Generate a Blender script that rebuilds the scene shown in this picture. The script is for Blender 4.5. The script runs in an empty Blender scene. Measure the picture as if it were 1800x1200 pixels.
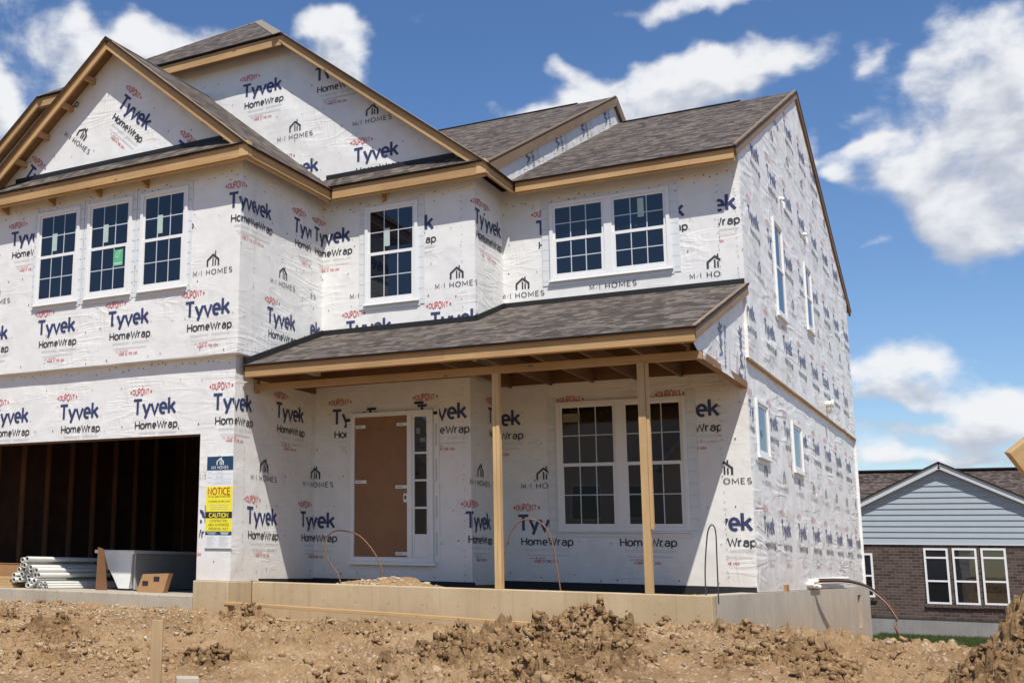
import bpy, math, random
import numpy as np
from mathutils import Vector, Matrix

random.seed(7)
R = math.radians
scene = bpy.context.scene
col = scene.collection

# ------------------------------------------------------------------ camera
CAM = dict(loc=(9.74436, -12.80621, 0.253277), yaw=0.573929567, pitch=0.184824881, roll=0.020226036,
           f=2060.6337, cx=472.039, cy=600.273)
cam_data = bpy.data.cameras.new("camera")
cam = bpy.data.objects.new("camera", cam_data)
col.objects.link(cam)
cyw, syw = math.cos(CAM['yaw']), math.sin(CAM['yaw'])
cp, sp = math.cos(CAM['pitch']), math.sin(CAM['pitch'])
fwd = Vector((-syw * cp, cyw * cp, sp))
rgt0 = Vector((cyw, syw, 0.0))
up0 = rgt0.cross(fwd)
cr, sr = math.cos(CAM['roll']), math.sin(CAM['roll'])
rgt = cr * rgt0 + sr * up0
upv = -sr * rgt0 + cr * up0
m = Matrix((rgt, upv, -fwd)).transposed().to_4x4()
m.translation = Vector(CAM['loc'])
cam.matrix_world = m
cam_data.sensor_width = 36.0
cam_data.sensor_fit = 'HORIZONTAL'
cam_data.lens = CAM['f'] / 1800 * 36
cam_data.shift_x = (900 - CAM['cx']) / 1800
cam_data.shift_y = (CAM['cy'] - 600) / 1800
cam_data.clip_start = 0.1
cam_data.clip_end = 3000
scene.camera = cam
CV = Vector(CAM['loc'])


def ray(px, py):
    return (fwd + rgt * ((px - CAM['cx']) / CAM['f']) - upv * ((py - CAM['cy']) / CAM['f'])).normalized()


# ------------------------------------------------------------------ colour management
scene.view_settings.view_transform = 'Standard'
scene.view_settings.look = 'None'
scene.view_settings.gamma = 1
scene.view_settings.use_curve_mapping = False
scene.view_settings.exposure = 0.21

# ------------------------------------------------------------------ sun
SUND = Vector((0.351, -0.503, 1.0)).normalized()      # direction towards the sun
sun_data = bpy.data.lights.new("sun", 'SUN')
sun_data.energy = 5.0
sun_data.angle = R(0.5)
sun_data.color = (1.0, 0.95, 0.87)
sun = bpy.data.objects.new("sun", sun_data)
col.objects.link(sun)
sun.rotation_euler = SUND.to_track_quat('Z', 'Y').to_euler()
sun.location = (10, -10, 20)

# ------------------------------------------------------------------ world: sky and clouds
world = bpy.data.worlds.new("World")
scene.world = world
world.use_nodes = True
wt = world.node_tree
wt.nodes.clear()


def nd(t, typ, **kw):
    n = t.nodes.new(typ)
    for k, v in kw.items():
        setattr(n, k, v)
    return n


def mth(t, op, a, b=None, c=None, clamp=False):
    n = t.nodes.new('ShaderNodeMath')
    n.operation = op
    n.use_clamp = clamp
    for i, v in enumerate((a, b, c)):
        if v is None:
            continue
        if isinstance(v, (int, float)):
            n.inputs[i].default_value = v
        else:
            t.links.new(v, n.inputs[i])
    return n.outputs[0]


def vmth(t, op, a, b=None):
    n = t.nodes.new('ShaderNodeVectorMath')
    n.operation = op
    for i, v in enumerate((a, b)):
        if v is None:
            continue
        if isinstance(v, (tuple, list, Vector)):
            n.inputs[i].default_value = tuple(v)
        else:
            t.links.new(v, n.inputs[i])
    return n.outputs['Value'] if op in ('DOT_PRODUCT', 'LENGTH', 'DISTANCE') else n.outputs['Vector']


def mixc(t, fac, a, b):
    n = t.nodes.new('ShaderNodeMix')
    n.data_type = 'RGBA'
    for s, v in ((n.inputs[0], fac), (n.inputs[6], a), (n.inputs[7], b)):
        if isinstance(v, (int, float)):
            s.default_value = v
        elif isinstance(v, tuple):
            s.default_value = v if len(v) == 4 else (*v, 1)
        else:
            t.links.new(v, s)
    return n.outputs[2]


def smooth(t, v, lo, hi):
    n = t.nodes.new('ShaderNodeMapRange')
    n.interpolation_type = 'SMOOTHSTEP'
    t.links.new(v, n.inputs[0])
    n.inputs[1].default_value = lo
    n.inputs[2].default_value = hi
    return n.outputs[0]


# cloud puffs: (px, py, half width, half height, weight): where each stands in the sky
PUFFS = [(-20, 150, 75, 100, 1.0), (-40, 190, 110, 60, .8), (130, 20, 50, 45, .75), (150, 105, 95, 45, .95), (330, 75, 140, 50, .85),
         (240, 70, 90, 40, .6), (600, 95, 75, 62, 1.15), (540, 90, 60, 60, .8), (600, 45, 70, 20, .7),
         (1110, 165, 150, 55, 1.25), (1190, 165, 110, 60, 1.3), (1090, 125, 60, 22, .7), (960, 185, 80, 22, .9), (1000, 112, 75, 22, .95),
         (1262, 122, 34, 24, 1.0), (1180, 22, 140, 28, .95), (1290, 12, 110, 26, .85), (1370, 78, 110, 34, 1.05), (1330, 95, 70, 20, .5), (1515, 85, 42, 30, 1.1),
         (1720, 120, 170, 95, 1.1), (1640, 110, 90, 50, .85), (1770, 240, 190, 120, 1.25), (1640, 290, 110, 60, 1.1), (1560, 268, 62, 20, .85),
         (1690, 350, 110, 80, 1.2), (1780, 390, 110, 60, 1.1), (1770, 30, 90, 40, .6),
         (1490, 320, 48, 34, 1.15), (1435, 255, 34, 60, .75), (1440, 285, 65, 16, .7), (1530, 440, 50, 14, .6), (1530, 205, 40, 20, .35),
         (1550, 650, 115, 50, 1.2), (1660, 634, 65, 22, .8), (1540, 705, 120, 30, 1.1), (1730, 720, 140, 38, 1.2),
         (1620, 770, 190, 30, 1.15), (1780, 770, 100, 40, .8), (1700, 815, 170, 18, 1.1), (1560, 815, 60, 24, .8)]

grp = bpy.data.node_groups.new("cloud_field", 'ShaderNodeTree')
grp.interface.new_socket("Vector", in_out='INPUT', socket_type='NodeSocketVector')
grp.interface.new_socket("Detail", in_out='INPUT', socket_type='NodeSocketFloat')
grp.interface.new_socket("Density", in_out='OUTPUT', socket_type='NodeSocketFloat')
gi = grp.nodes.new('NodeGroupInput')
go = grp.nodes.new('NodeGroupOutput')
vin = gi.outputs[0]          # x = azimuth, y = elevation, radians
nw = nd(grp, 'ShaderNodeTexNoise', noise_dimensions='2D')
nw.inputs['Scale'].default_value = 11
nw.inputs['Detail'].default_value = 3
grp.links.new(vin, nw.inputs['Vector'])
# a little warping so puffs have ragged outlines
vw = vmth(grp, 'ADD', vin, vmth(grp, 'MULTIPLY', vmth(grp, 'SUBTRACT', nw.outputs['Color'], (0.5, 0.5, 0.5)), (0.085, 0.06, 0)))
sw = nd(grp, 'ShaderNodeSeparateXYZ')
grp.links.new(vw, sw.inputs[0])


def azel(d):
    return math.atan2(d.x, d.y), math.asin(d.z)


_all = []
for p in PUFFS:
    a_, e_ = azel(ray(p[0], p[1]))
    ce = math.cos(e_)
    sc_ = 1.0 / (1 + ((p[0] - 472) / 2060) ** 2)
    _all.append((a_, e_, p[2] / 2060 * sc_ ** .8 / ce, p[3] / 2060 * sc_ ** .5, p[4]))
# clouds in the part of the sky that only window panes mirror
for (az, el, w_, h_, k_) in ((-160, 24, .3, .09, 1.1), (-120, 32, .25, .1, 1.), (168, 42, .2, .08, 1.), (-60, 25, .3, .12, 1.), (120, 22, .3, .1, 1.1), (60, 40, .25, .12, 1.)):
    _all.append((R(az), R(el), w_, h_, k_))
tot = None
for a0, e0, hw, hh, wgt in _all:
    a = mth(grp, 'MULTIPLY_ADD', sw.outputs['X'], 1 / hw, -a0 / hw)
    b = mth(grp, 'MULTIPLY_ADD', sw.outputs['Y'], 1 / hh, -e0 / hh)
    q = mth(grp, 'MULTIPLY_ADD', a, a, mth(grp, 'MULTIPLY', b, b))
    g = mth(grp, 'POWER', 0.26, q)
    tot = mth(grp, 'MULTIPLY', g, wgt) if tot is None else mth(grp, 'MULTIPLY_ADD', g, wgt, tot)
tot = mth(grp, 'MINIMUM', tot, 1.25)
nf = nd(grp, 'ShaderNodeTexNoise', noise_dimensions='2D')
nf.inputs['Scale'].default_value = 13
nf.inputs['Roughness'].default_value = 0.6
nf.inputs['Distortion'].default_value = 0.12
grp.links.new(gi.outputs[1], nf.inputs['Detail'])
mp = nd(grp, 'ShaderNodeMapping')
mp.inputs['Scale'].default_value = (1, 1.55, 1)
grp.links.new(vin, mp.inputs['Vector'])
grp.links.new(mp.outputs[0], nf.inputs['Vector'])
dens = mth(grp, 'ADD', tot, mth(grp, 'MULTIPLY', mth(grp, 'SUBTRACT', nf.outputs['Fac'], 0.5), 2.0))
grp.links.new(dens, go.inputs[0])

tc = nd(wt, 'ShaderNodeTexCoord')
sky = nd(wt, 'ShaderNodeTexSky', sky_type='NISHITA')
sky.sun_disc = False
sky.sun_elevation = R(58.5)
sky.sun_rotation = R(145)
sky.air_density = 1.0
sky.dust_density = 0.15
sky.ozone_density = 3.2
sd = nd(wt, 'ShaderNodeSeparateXYZ')
wt.links.new(tc.outputs['Generated'], sd.inputs[0])
az_ = mth(wt, 'ARCTAN2', sd.outputs['X'], sd.outputs['Y'])
el_ = mth(wt, 'ARCSINE', sd.outputs['Z'])
cb_ = nd(wt, 'ShaderNodeCombineXYZ')
wt.links.new(az_, cb_.inputs[0])
wt.links.new(el_, cb_.inputs[1])
fld = nd(wt, 'ShaderNodeGroup')
fld.node_tree = grp
wt.links.new(cb_.outputs[0], fld.inputs[0])
fld.inputs[1].default_value = 8.0
fld2 = nd(wt, 'ShaderNodeGroup')
fld2.node_tree = grp
wt.links.new(vmth(wt, 'ADD', cb_.outputs[0], (0.008, 0.024, 0)), fld2.inputs[0])
fld2.inputs[1].default_value = 4.0
mask = smooth(wt, fld.outputs[0], 0.38, 1.28)
thick = smooth(wt, fld.outputs[0], 0.5, 1.9)
rim = mth(wt, 'SUBTRACT', fld.outputs[0], fld2.outputs[0])
lit = smooth(wt, mth(wt, 'SUBTRACT', rim, mth(wt, 'MULTIPLY', thick, 0.30)), -0.62, 0.42)
ccol = mixc(wt, lit, (4.9, 5.3, 6.2, 1), (8.6, 8.7, 8.9, 1))
hs = nd(wt, 'ShaderNodeHueSaturation')
hs.inputs['Saturation'].default_value = 1.16
hs.inputs['Value'].default_value = 1.22
hs.inputs['Hue'].default_value = 0.506
wt.links.new(sky.outputs[0], hs.inputs['Color'])
fin = mixc(wt, mth(wt, 'MULTIPLY', mask, 0.97), hs.outputs[0], ccol)
bg = nd(wt, 'ShaderNodeBackground')
bg.inputs['Strength'].default_value = 0.09
wt.links.new(fin, bg.inputs['Color'])
wo = nd(wt, 'ShaderNodeOutputWorld')
wt.links.new(bg.outputs[0], wo.inputs['Surface'])


# ------------------------------------------------------------------ materials
def material(name):
    mt = bpy.data.materials.new(name)
    mt.use_nodes = True
    t = mt.node_tree
    return mt, t, t.nodes['Principled BSDF']


def noise(t, vec, scale, detail=5, rough=0.55, dist=0.0, out='Fac', mscale=None):
    n = nd(t, 'ShaderNodeTexNoise')
    n.inputs['Scale'].default_value = scale
    n.inputs['Detail'].default_value = detail
    n.inputs['Roughness'].default_value = rough
    n.inputs['Distortion'].default_value = dist
    if mscale is not None:
        mp = nd(t, 'ShaderNodeMapping')
        mp.inputs['Scale'].default_value = mscale
        t.links.new(vec, mp.inputs['Vector'])
        vec = mp.outputs[0]
    t.links.new(vec, n.inputs['Vector'])
    return n.outputs[out]


def ramp(t, fac, stops):
    n = nd(t, 'ShaderNodeValToRGB')
    el = n.color_ramp.elements
    while len(el) < len(stops):
        el.new(0.5)
    for e, (p, c) in zip(el, stops):
        e.position = p
        e.color = (*c, 1) if len(c) == 3 else c
    t.links.new(fac, n.inputs[0])
    return n.outputs[0]


def bump(t, h, strength, dist, prev=None):
    n = nd(t, 'ShaderNodeBump')
    n.inputs['Strength'].default_value = strength
    n.inputs['Distance'].default_value = dist
    t.links.new(h, n.inputs['Height'])
    if prev is not None:
        t.links.new(prev, n.inputs['Normal'])
    return n.outputs[0]


def objc(t):
    return nd(t, 'ShaderNodeTexCoord').outputs['Object']


def uvc(t):
    return nd(t, 'ShaderNodeTexCoord').outputs['UV']


def setc(t, b, c):
    if isinstance(c, tuple):
        b.inputs['Base Color'].default_value = (*c, 1)
    else:
        t.links.new(c, b.inputs['Base Color'])


def wrap_bump(t, loose):
    v = objc(t)
    u = uvc(t)
    n1 = bump(t, noise(t, v, 45, 2, 0.5), 0.05, 0.004)
    # soft billows
    n2 = bump(t, noise(t, v, 2.2, 2, 0.45, 0.5), 0.25 + .25 * loose, 0.06, n1)
    # sparse creases: folded noise, drawn out along two slanting directions
    prev = n2
    for ang, sc, k, d in ((38, (0.7, 4.2, 1), 1.5, 0.16 + .26 * loose), (-27, (3.6, 0.8, 1), 1.8, 0.12 + .18 * loose)):
        mp = nd(t, 'ShaderNodeMapping')
        mp.inputs['Rotation'].default_value = (0, 0, R(ang))
        mp.inputs['Scale'].default_value = sc
        t.links.new(u, mp.inputs['Vector'])
        f = mth(t, 'ABSOLUTE', mth(t, 'SUBTRACT', noise(t, mp.outputs[0], k * (1 - .42 * loose), 2, 0.5, 0.8), 0.5))
        ridge = mth(t, 'SUBTRACT', 1.0, smooth(t, f, 0.0, 0.09 + .05 * loose))
        area = smooth(t, noise(t, v, 0.9, 2, 0.5, 0.3), 0.42 - .08 * loose, 0.68)
        prev = bump(t, mth(t, 'MULTIPLY', ridge, area), d, 0.022, prev)
    return prev


def wrap_mat(name, loose):
    mt, t, b = material(name)
    v = objc(t)
    c = ramp(t, noise(t, v, 3.5, 6, 0.65), [(0.3, (0.67, 0.665, 0.645)), (0.55, (0.735, 0.73, 0.712)), (0.8, (0.765, 0.76, 0.745))])
    # blown dirt towards the ground line and faint handling marks
    sx = nd(t, 'ShaderNodeSeparateXYZ')
    t.links.new(v, sx.inputs[0])
    low = mth(t, 'MULTIPLY', mth(t, 'SUBTRACT', 1.0, smooth(t, sx.outputs['Z'], 0.0, 0.55)), mth(t, 'MULTIPLY', noise(t, v, 6, 5, 0.7), 0.55))
    c = mixc(t, low, c, (0.52, 0.43, 0.33, 1))
    mark = smooth(t, noise(t, v, 1.7, 8, 0.75), 0.66, 0.80)
    c = mixc(t, mth(t, 'MULTIPLY', mark, 0.35), c, (0.55, 0.53, 0.49, 1))
    setc(t, b, c)
    b.inputs['Roughness'].default_value = 0.42
    b.inputs['Specular IOR Level'].default_value = 0.35
    t.links.new(wrap_bump(t, loose), b.inputs['Normal'])
    return mt


def ink_mat(name, c, loose=0.0):
    mt, t, b = material(name)
    cc = ramp(t, noise(t, objc(t), 25, 5, 0.7), [(0.3, tuple(x * 1.25 + .015 for x in c)), (0.7, c)])
    setc(t, b, cc)
    b.inputs['Roughness'].default_value = 0.5
    t.links.new(wrap_bump(t, loose), b.inputs['Normal'])
    return mt


def wood_mat(name, c1, c2, rough=0.7, knots=True):
    mt, t, b = material(name)
    u = uvc(t)
    g = noise(t, u, 5, 6, 0.65, 0.4, mscale=(0.35, 7.0, 1))
    c = ramp(t, g, [(0.28, c1), (0.5, tuple((p + q) / 2 for p, q in zip(c1, c2))), (0.72, c2)])
    blot = noise(t, u, 1.1, 4, 0.6)
    c = mixc(t, mth(t, 'MULTIPLY', smooth(t, blot, 0.35, 0.7), 0.42), c, tuple(x * 0.62 for x in c1))
    oi = nd(t, 'ShaderNodeObjectInfo')
    c = mixc(t, mth(t, 'MULTIPLY', oi.outputs['Random'], 0.38), c, tuple(x * 0.72 for x in c1))
    if knots:
        vo = nd(t, 'ShaderNodeTexVoronoi')
        vo.inputs['Scale'].default_value = 2.6
        mp = nd(t, 'ShaderNodeMapping')
        mp.inputs['Scale'].default_value = (0.8, 2.2, 1)
        t.links.new(u, mp.inputs['Vector'])
        t.links.new(mp.outputs[0], vo.inputs['Vector'])
        k = mth(t, 'SUBTRACT', 1.0, smooth(t, vo.outputs['Distance'], 0.035, 0.11))
        c = mixc(t, mth(t, 'MULTIPLY', k, 0.75), c, (0.09, 0.045, 0.02, 1))
    setc(t, b, c)
    b.inputs['Roughness'].default_value = rough
    t.links.new(bump(t, g, 0.25, 0.004), b.inputs['Normal'])
    return mt


def shingle_mat(name, cols, tab=0.30, row=0.143):
    mt, t, b = material(name)
    u = uvc(t)
    br = nd(t, 'ShaderNodeTexBrick')
    br.offset = 0.5
    br.inputs['Scale'].default_value = 1.0
    br.inputs['Brick Width'].default_value = tab
    br.inputs['Row Height'].default_value = row
    br.inputs['Mortar Size'].default_value = 0.004
    br.inputs['Mortar Smooth'].default_value = 0.3
    br.inputs['Bias'].default_value = 0.0
    br.inputs['Color1'].default_value = (0, 0, 0, 1)
    br.inputs['Color2'].default_value = (1, 1, 1, 1)
    br.inputs['Mortar'].default_value = (0, 0, 0, 1)
    wv = noise(t, u, 3.0, 2, 0.5, out='Color')
    uu = vmth(t, 'ADD', u, vmth(t, 'MULTIPLY', vmth(t, 'SUBTRACT', wv, (0.5, 0.5, 0.5)), (0.25, 0.02, 0)))
    t.links.new(uu, br.inputs['Vector'])
    # laminated tabs: a second, finer set of cut-outs
    br2 = nd(t, 'ShaderNodeTexBrick')
    br2.offset = 0.37
    br2.inputs['Scale'].default_value = 1.0
    br2.inputs['Brick Width'].default_value = tab * 0.43
    br2.inputs['Row Height'].default_value = row
    br2.inputs['Mortar Size'].default_value = 0.0
    br2.inputs['Color1'].default_value = (0, 0, 0, 1)
    br2.inputs['Color2'].default_value = (1, 1, 1, 1)
    t.links.new(uu, br2.inputs['Vector'])
    mixf = mth(t, 'ADD', mth(t, 'MULTIPLY', br.outputs['Color'], 0.45), mth(t, 'MULTIPLY', br2.outputs['Color'], 0.55))
    spk = noise(t, u, 90, 3, 0.7)
    mixf = mth(t, 'ADD', mth(t, 'MULTIPLY', mixf, 0.84), mth(t, 'MULTIPLY', spk, 0.16))
    c = ramp(t, mixf, [(0.24, cols[0]), (0.5, cols[1]), (0.76, cols[2])])
    big = noise(t, u, 0.8, 3, 0.5)
    c = mixc(t, mth(t, 'MULTIPLY', big, 0.12), c, cols[1])
    # dark line along each course: butt edge with its shadow line painted in
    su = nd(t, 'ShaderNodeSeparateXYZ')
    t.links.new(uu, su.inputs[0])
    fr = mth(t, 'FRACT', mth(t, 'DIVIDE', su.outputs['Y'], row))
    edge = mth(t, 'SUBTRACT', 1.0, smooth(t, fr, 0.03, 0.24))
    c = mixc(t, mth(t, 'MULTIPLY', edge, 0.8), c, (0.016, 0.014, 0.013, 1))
    setc(t, b, c)
    b.inputs['Roughness'].default_value = 0.95
    b.inputs['Specular IOR Level'].default_value = 0.25
    h = mth(t, 'ADD', mth(t, 'MULTIPLY', mth(t, 'SUBTRACT', 1.0, fr), 0.8), mth(t, 'MULTIPLY', br2.outputs['Color'], 0.35))
    n1 = bump(t, h, 0.7, 0.012)
    t.links.new(bump(t, spk, 0.35, 0.004, n1), b.inputs['Normal'])
    return mt


def concrete_mat(name, c1, c2, mud=0.0):
    mt, t, b = material(name)
    v = objc(t)
    n = noise(t, v, 1.4, 8, 0.62)
    c = ramp(t, n, [(0.3, c1), (0.7, c2)])
    streak = noise(t, v, 3, 5, 0.6, mscale=(3.5, 3.5, 0.25))
    c = mixc(t, mth(t, 'MULTIPLY', smooth(t, streak, 0.5, 0.75), 0.35), c, tuple(x * 0.68 for x in c1))
    pit = smooth(t, noise(t, v, 38, 3, 0.7), 0.68, 0.76)
    c = mixc(t, mth(t, 'MULTIPLY', pit, 0.45), c, tuple(x * .45 for x in c1))
    # form-panel seams every 0.61 m
    sx = nd(t, 'ShaderNodeSeparateXYZ')
    t.links.new(v, sx.inputs[0])
    s = mth(t, 'ADD', sx.outputs['X'], sx.outputs['Y'])
    fr = mth(t, 'ABSOLUTE', mth(t, 'SUBTRACT', mth(t, 'FRACT', mth(t, 'DIVIDE', s, 0.92)), 0.5))
    seam = mth(t, 'SUBTRACT', 1.0, smooth(t, fr, 0.0, 0.008))
    c = mixc(t, mth(t, 'MULTIPLY', seam, 0.35), c, tuple(x * .5 for x in c1))
    fx_ = mth(t, 'SUBTRACT', mth(t, 'FRACT', mth(t, 'DIVIDE', s, 0.46)), 0.5)
    fz2 = mth(t, 'SUBTRACT', mth(t, 'FRACT', mth(t, 'DIVIDE', mth(t, 'ADD', sx.outputs['Z'], 0.02), 0.42)), 0.5)
    tie = mth(t, 'ADD', mth(t, 'MULTIPLY', mth(t, 'POWER', fx_, 2), 0.2116), mth(t, 'MULTIPLY', mth(t, 'POWER', fz2, 2), 0.1764))
    c = mixc(t, mth(t, 'MULTIPLY', mth(t, 'SUBTRACT', 1.0, smooth(t, tie, 0.00008, 0.0002)), 0.5), c, tuple(x * .35 for x in c1))
    # darker spills and scuffs
    sc_ = smooth(t, noise(t, v, 2.3, 6, 0.7, 0.6), 0.60, 0.70)
    c = mixc(t, mth(t, 'MULTIPLY', sc_, 0.30), c, tuple(x * .55 for x in c1))
    if mud:
        lo = mth(t, 'SUBTRACT', 1.0, smooth(t, sx.outputs['Z'], -0.55, 0.0))
        c = mixc(t, mth(t, 'MULTIPLY', mth(t, 'MULTIPLY', lo, noise(t, v, 5, 6, 0.7)), mud), c, (0.33, 0.21, 0.11, 1))
    setc(t, b, c)
    b.inputs['Roughness'].default_value = 0.9
    t.links.new(bump(t, noise(t, v, 22, 6, 0.7), 0.25, 0.01), b.inputs['Normal'])
    return mt


def dirt_mat(name, dark, mid, pale, gravel=0.5):
    mt, t, b = material(name)
    v = objc(t)
    n = noise(t, v, 0.9, 7, 0.62)
    c = ramp(t, n, [(0.32, dark), (0.52, mid), (0.74, pale)])
    c = mixc(t, mth(t, 'MULTIPLY', smooth(t, noise(t, v, 0.45, 5, 0.65, 0.5), 0.5, 0.66), 0.6), c, dark)
    n2 = noise(t, v, 9, 6, 0.7)
    c = mixc(t, mth(t, 'MULTIPLY', smooth(t, n2, 0.42, 0.7), 0.45), c, pale)
    vo = nd(t, 'ShaderNodeTexVoronoi')
    vo.inputs['Scale'].default_value = 26
    t.links.new(vmth(t, 'ADD', v, vmth(t, 'MULTIPLY', noise(t, v, 12, 3, out='Color'), (0.06, 0.06, 0.06))), vo.inputs['Vector'])
    hs_ = nd(t, 'ShaderNodeSeparateColor')
    t.links.new(vo.outputs['Color'], hs_.inputs[0])
    stone = mth(t, 'MULTIPLY', smooth(t, hs_.outputs[0], 0.62, 0.75), mth(t, 'SUBTRACT', 1.0, smooth(t, vo.outputs['Distance'], 0.30, 0.52)))
    patch = smooth(t, noise(t, v, 0.55, 4, 0.6), 0.36, 0.62)
    stone = mth(t, 'MULTIPLY', mth(t, 'MULTIPLY', stone, patch), gravel)
    c = mixc(t, stone, c, (0.52, 0.43, 0.32, 1))
    setc(t, b, c)
    b.inputs['Roughness'].default_value = 1.0
    b.inputs['Specular IOR Level'].default_value = 0.15
    n1 = bump(t, noise(t, v, 14, 8, 0.75), 0.9, 0.04)
    n3 = bump(t, mth(t, 'SUBTRACT', 1.0, vo.outputs['Distance']), 0.35, 0.012, n1)
    t.links.new(bump(t, noise(t, v, 70, 4, 0.7), 0.45, 0.006, n3), b.inputs['Normal'])
    return mt


def plain(name, c, rough=0.6, spec=0.5, var=0.12, scale=12, metal=0.0, bmp=0.0):
    mt, t, b = material(name)
    cc = ramp(t, noise(t, objc(t), scale, 5, 0.6), [(0.3, tuple(x * (1 - var) for x in c)), (0.7, tuple(min(1, x * (1 + var * .6)) for x in c))])
    setc(t, b, cc)
    b.inputs['Roughness'].default_value = rough
    b.inputs['Specular IOR Level'].default_value = spec
    b.inputs['Metallic'].default_value = metal
    if bmp:
        t.links.new(bump(t, noise(t, objc(t), scale * 2, 4, 0.6), bmp, 0.01), b.inputs['Normal'])
    return mt


def glass_mat(name, c, ior=1.5):
    mt, t, b = material(name)
    setc(t, b, c)
    b.inputs['Roughness'].default_value = 0.015
    b.inputs['IOR'].default_value = ior
    v = objc(t)
    t.links.new(bump(t, noise(t, v, 1.3, 2, 0.4), 0.05, 0.02), b.inputs['Normal'])
    return mt


def stone_mat(name, cols):
    mt, t, b = material(name)
    ge = nd(t, 'ShaderNodeNewGeometry')
    c = ramp(t, ge.outputs['Random Per Island'], [(i / (len(cols) - 1), c) for i, c in enumerate(cols)])
    n = noise(t, objc(t), 30, 5, 0.7)
    c = mixc(t, mth(t, 'MULTIPLY', smooth(t, n, 0.4, 0.7), 0.4), c, tuple(x * 0.7 for x in cols[0]))
    setc(t, b, c)
    b.inputs['Roughness'].default_value = 1.0
    b.inputs['Specular IOR Level'].default_value = 0.15
    t.links.new(bump(t, noise(t, objc(t), 45, 5, 0.7), 0.6, 0.012), b.inputs['Normal'])
    return mt


M = {}
M['wrap'] = wrap_mat('white_house_wrap', 0.12)
M['wrap_loose'] = wrap_mat('white_house_wrap_loose', 1.0)
for sfx, lo in (('', 0.12), ('_loose', 1.0)):
    cs = ((.024, .034, .105), (.03, .032, .036), (.44, .037, .052), (.42, .42, .43)) if not sfx else ((.13, .14, .235), (.14, .145, .155), (.47, .20, .20), (.50, .50, .51))
    for nm_, c_ in zip(('navy', 'black', 'red', 'grey'), cs):
        M[nm_ + sfx] = ink_mat(nm_ + '_ink' + sfx, c_, lo)
M['wood'] = wood_mat('spruce_fascia', (0.40, 0.235, 0.095), (0.56, 0.365, 0.175))
M['wood_post'] = wood_mat('spruce_post', (0.48, 0.305, 0.135), (0.63, 0.435, 0.215))
M['wood_pale'] = wood_mat('pale_board', (0.38, 0.25, 0.13), (0.54, 0.385, 0.22))
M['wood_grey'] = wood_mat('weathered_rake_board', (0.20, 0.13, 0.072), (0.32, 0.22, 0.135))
M['wood_plank'] = wood_mat('orange_brown_plank', (0.48, 0.29, 0.12), (0.64, 0.43, 0.21))  # the plank's own warm orange-brown tone
M['wood_shaded'] = wood_mat('shaded_board', (0.16, 0.095, 0.05), (0.25, 0.165, 0.10))  # shade on the rear rake and porch underside put into the colour
M['osb'] = wood_mat('oriented_strand_board', (0.20, 0.105, 0.045), (0.36, 0.21, 0.10), knots=False)
M['osb_pale'] = wood_mat('ledge_board', (0.36, 0.25, 0.15), (0.50, 0.37, 0.24), knots=False)
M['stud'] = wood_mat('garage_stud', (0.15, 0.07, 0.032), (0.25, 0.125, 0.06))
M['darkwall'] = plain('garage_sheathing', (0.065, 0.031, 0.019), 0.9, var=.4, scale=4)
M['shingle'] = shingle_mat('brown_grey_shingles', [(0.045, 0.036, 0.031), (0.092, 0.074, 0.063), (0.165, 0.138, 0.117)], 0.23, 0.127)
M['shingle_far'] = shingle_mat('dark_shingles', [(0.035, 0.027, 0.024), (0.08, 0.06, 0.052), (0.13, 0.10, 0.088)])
M['cap'] = plain('sunlit_ridge_cap_shingle', (0.23, 0.20, 0.16), 0.95, 0.2, .35, 30, bmp=.5)  # paler than the shingles: the sunlit hip strip put into the colour
M['edge'] = plain('roof_edge', (0.022, 0.019, 0.017), 0.85, 0.3)
M['flash'] = plain('black_flashing', (0.014, 0.014, 0.015), 0.55, 0.4)
M['vinyl'] = plain('white_vinyl', (0.74, 0.74, 0.73), 0.35, 0.5, .03)
M['grille'] = plain('white_grille_behind_glass', (0.50, 0.54, 0.58), 0.3, 0.5, .05)
M['glass'] = glass_mat('window_glass', (0.004, 0.006, 0.012), 1.72)
M['glass_low'] = glass_mat('porch_window_glass', (0.008, 0.008, 0.009), 1.9)
M['glass_side'] = glass_mat('side_window_glass', (0.02, 0.03, 0.04), 2.2)
M['sticker'] = plain('pale_green_sticker', (0.42, 0.52, 0.47), 0.5)
M['sticker_green'] = plain('green_sticker', (0.10, 0.42, 0.22), 0.5)
M['paper'] = plain('paper_sheet', (0.17, 0.19, 0.19), 0.4)
M['paper_tan'] = plain('tan_sheet', (0.20, 0.17, 0.12), 0.5)
M['tape'] = plain('flashing_tape', (0.64, 0.665, 0.675), 0.4, 0.5, .05, bmp=.1)
M['tape_ink'] = plain('tape_print', (0.33, 0.38, 0.42), 0.5)
M['nail'] = plain('cap_nail_dark', (0.06, 0.055, 0.05), 0.6)
M['nail_green'] = plain('cap_nail_green', (0.04, 0.14, 0.08), 0.6)
M['door'] = plain('brown_door_cover', (0.25, 0.128, 0.064), 0.55, 0.3, .1, 5)
M['foundation'] = concrete_mat('mud_stained_concrete', (0.40, 0.30, 0.175), (0.52, 0.405, 0.255), 0.8)
M['foundation_grey'] = concrete_mat('grey_concrete', (0.37, 0.325, 0.255), (0.47, 0.42, 0.345), 0.6)
M['slab'] = concrete_mat('slab_concrete', (0.34, 0.30, 0.24), (0.46, 0.41, 0.33), 0.3)
M['dark'] = plain('waterproofing', (0.012, 0.012, 0.013), 0.7)
M['dirt'] = dirt_mat('site_soil', (0.20, 0.120, 0.058), (0.335, 0.212, 0.109), (0.44, 0.31, 0.178), 0.75)
M['mound'] = dirt_mat('clay_soil', (0.175, 0.102, 0.047), (0.295, 0.183, 0.09), (0.41, 0.275, 0.145), 0.3)
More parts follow.
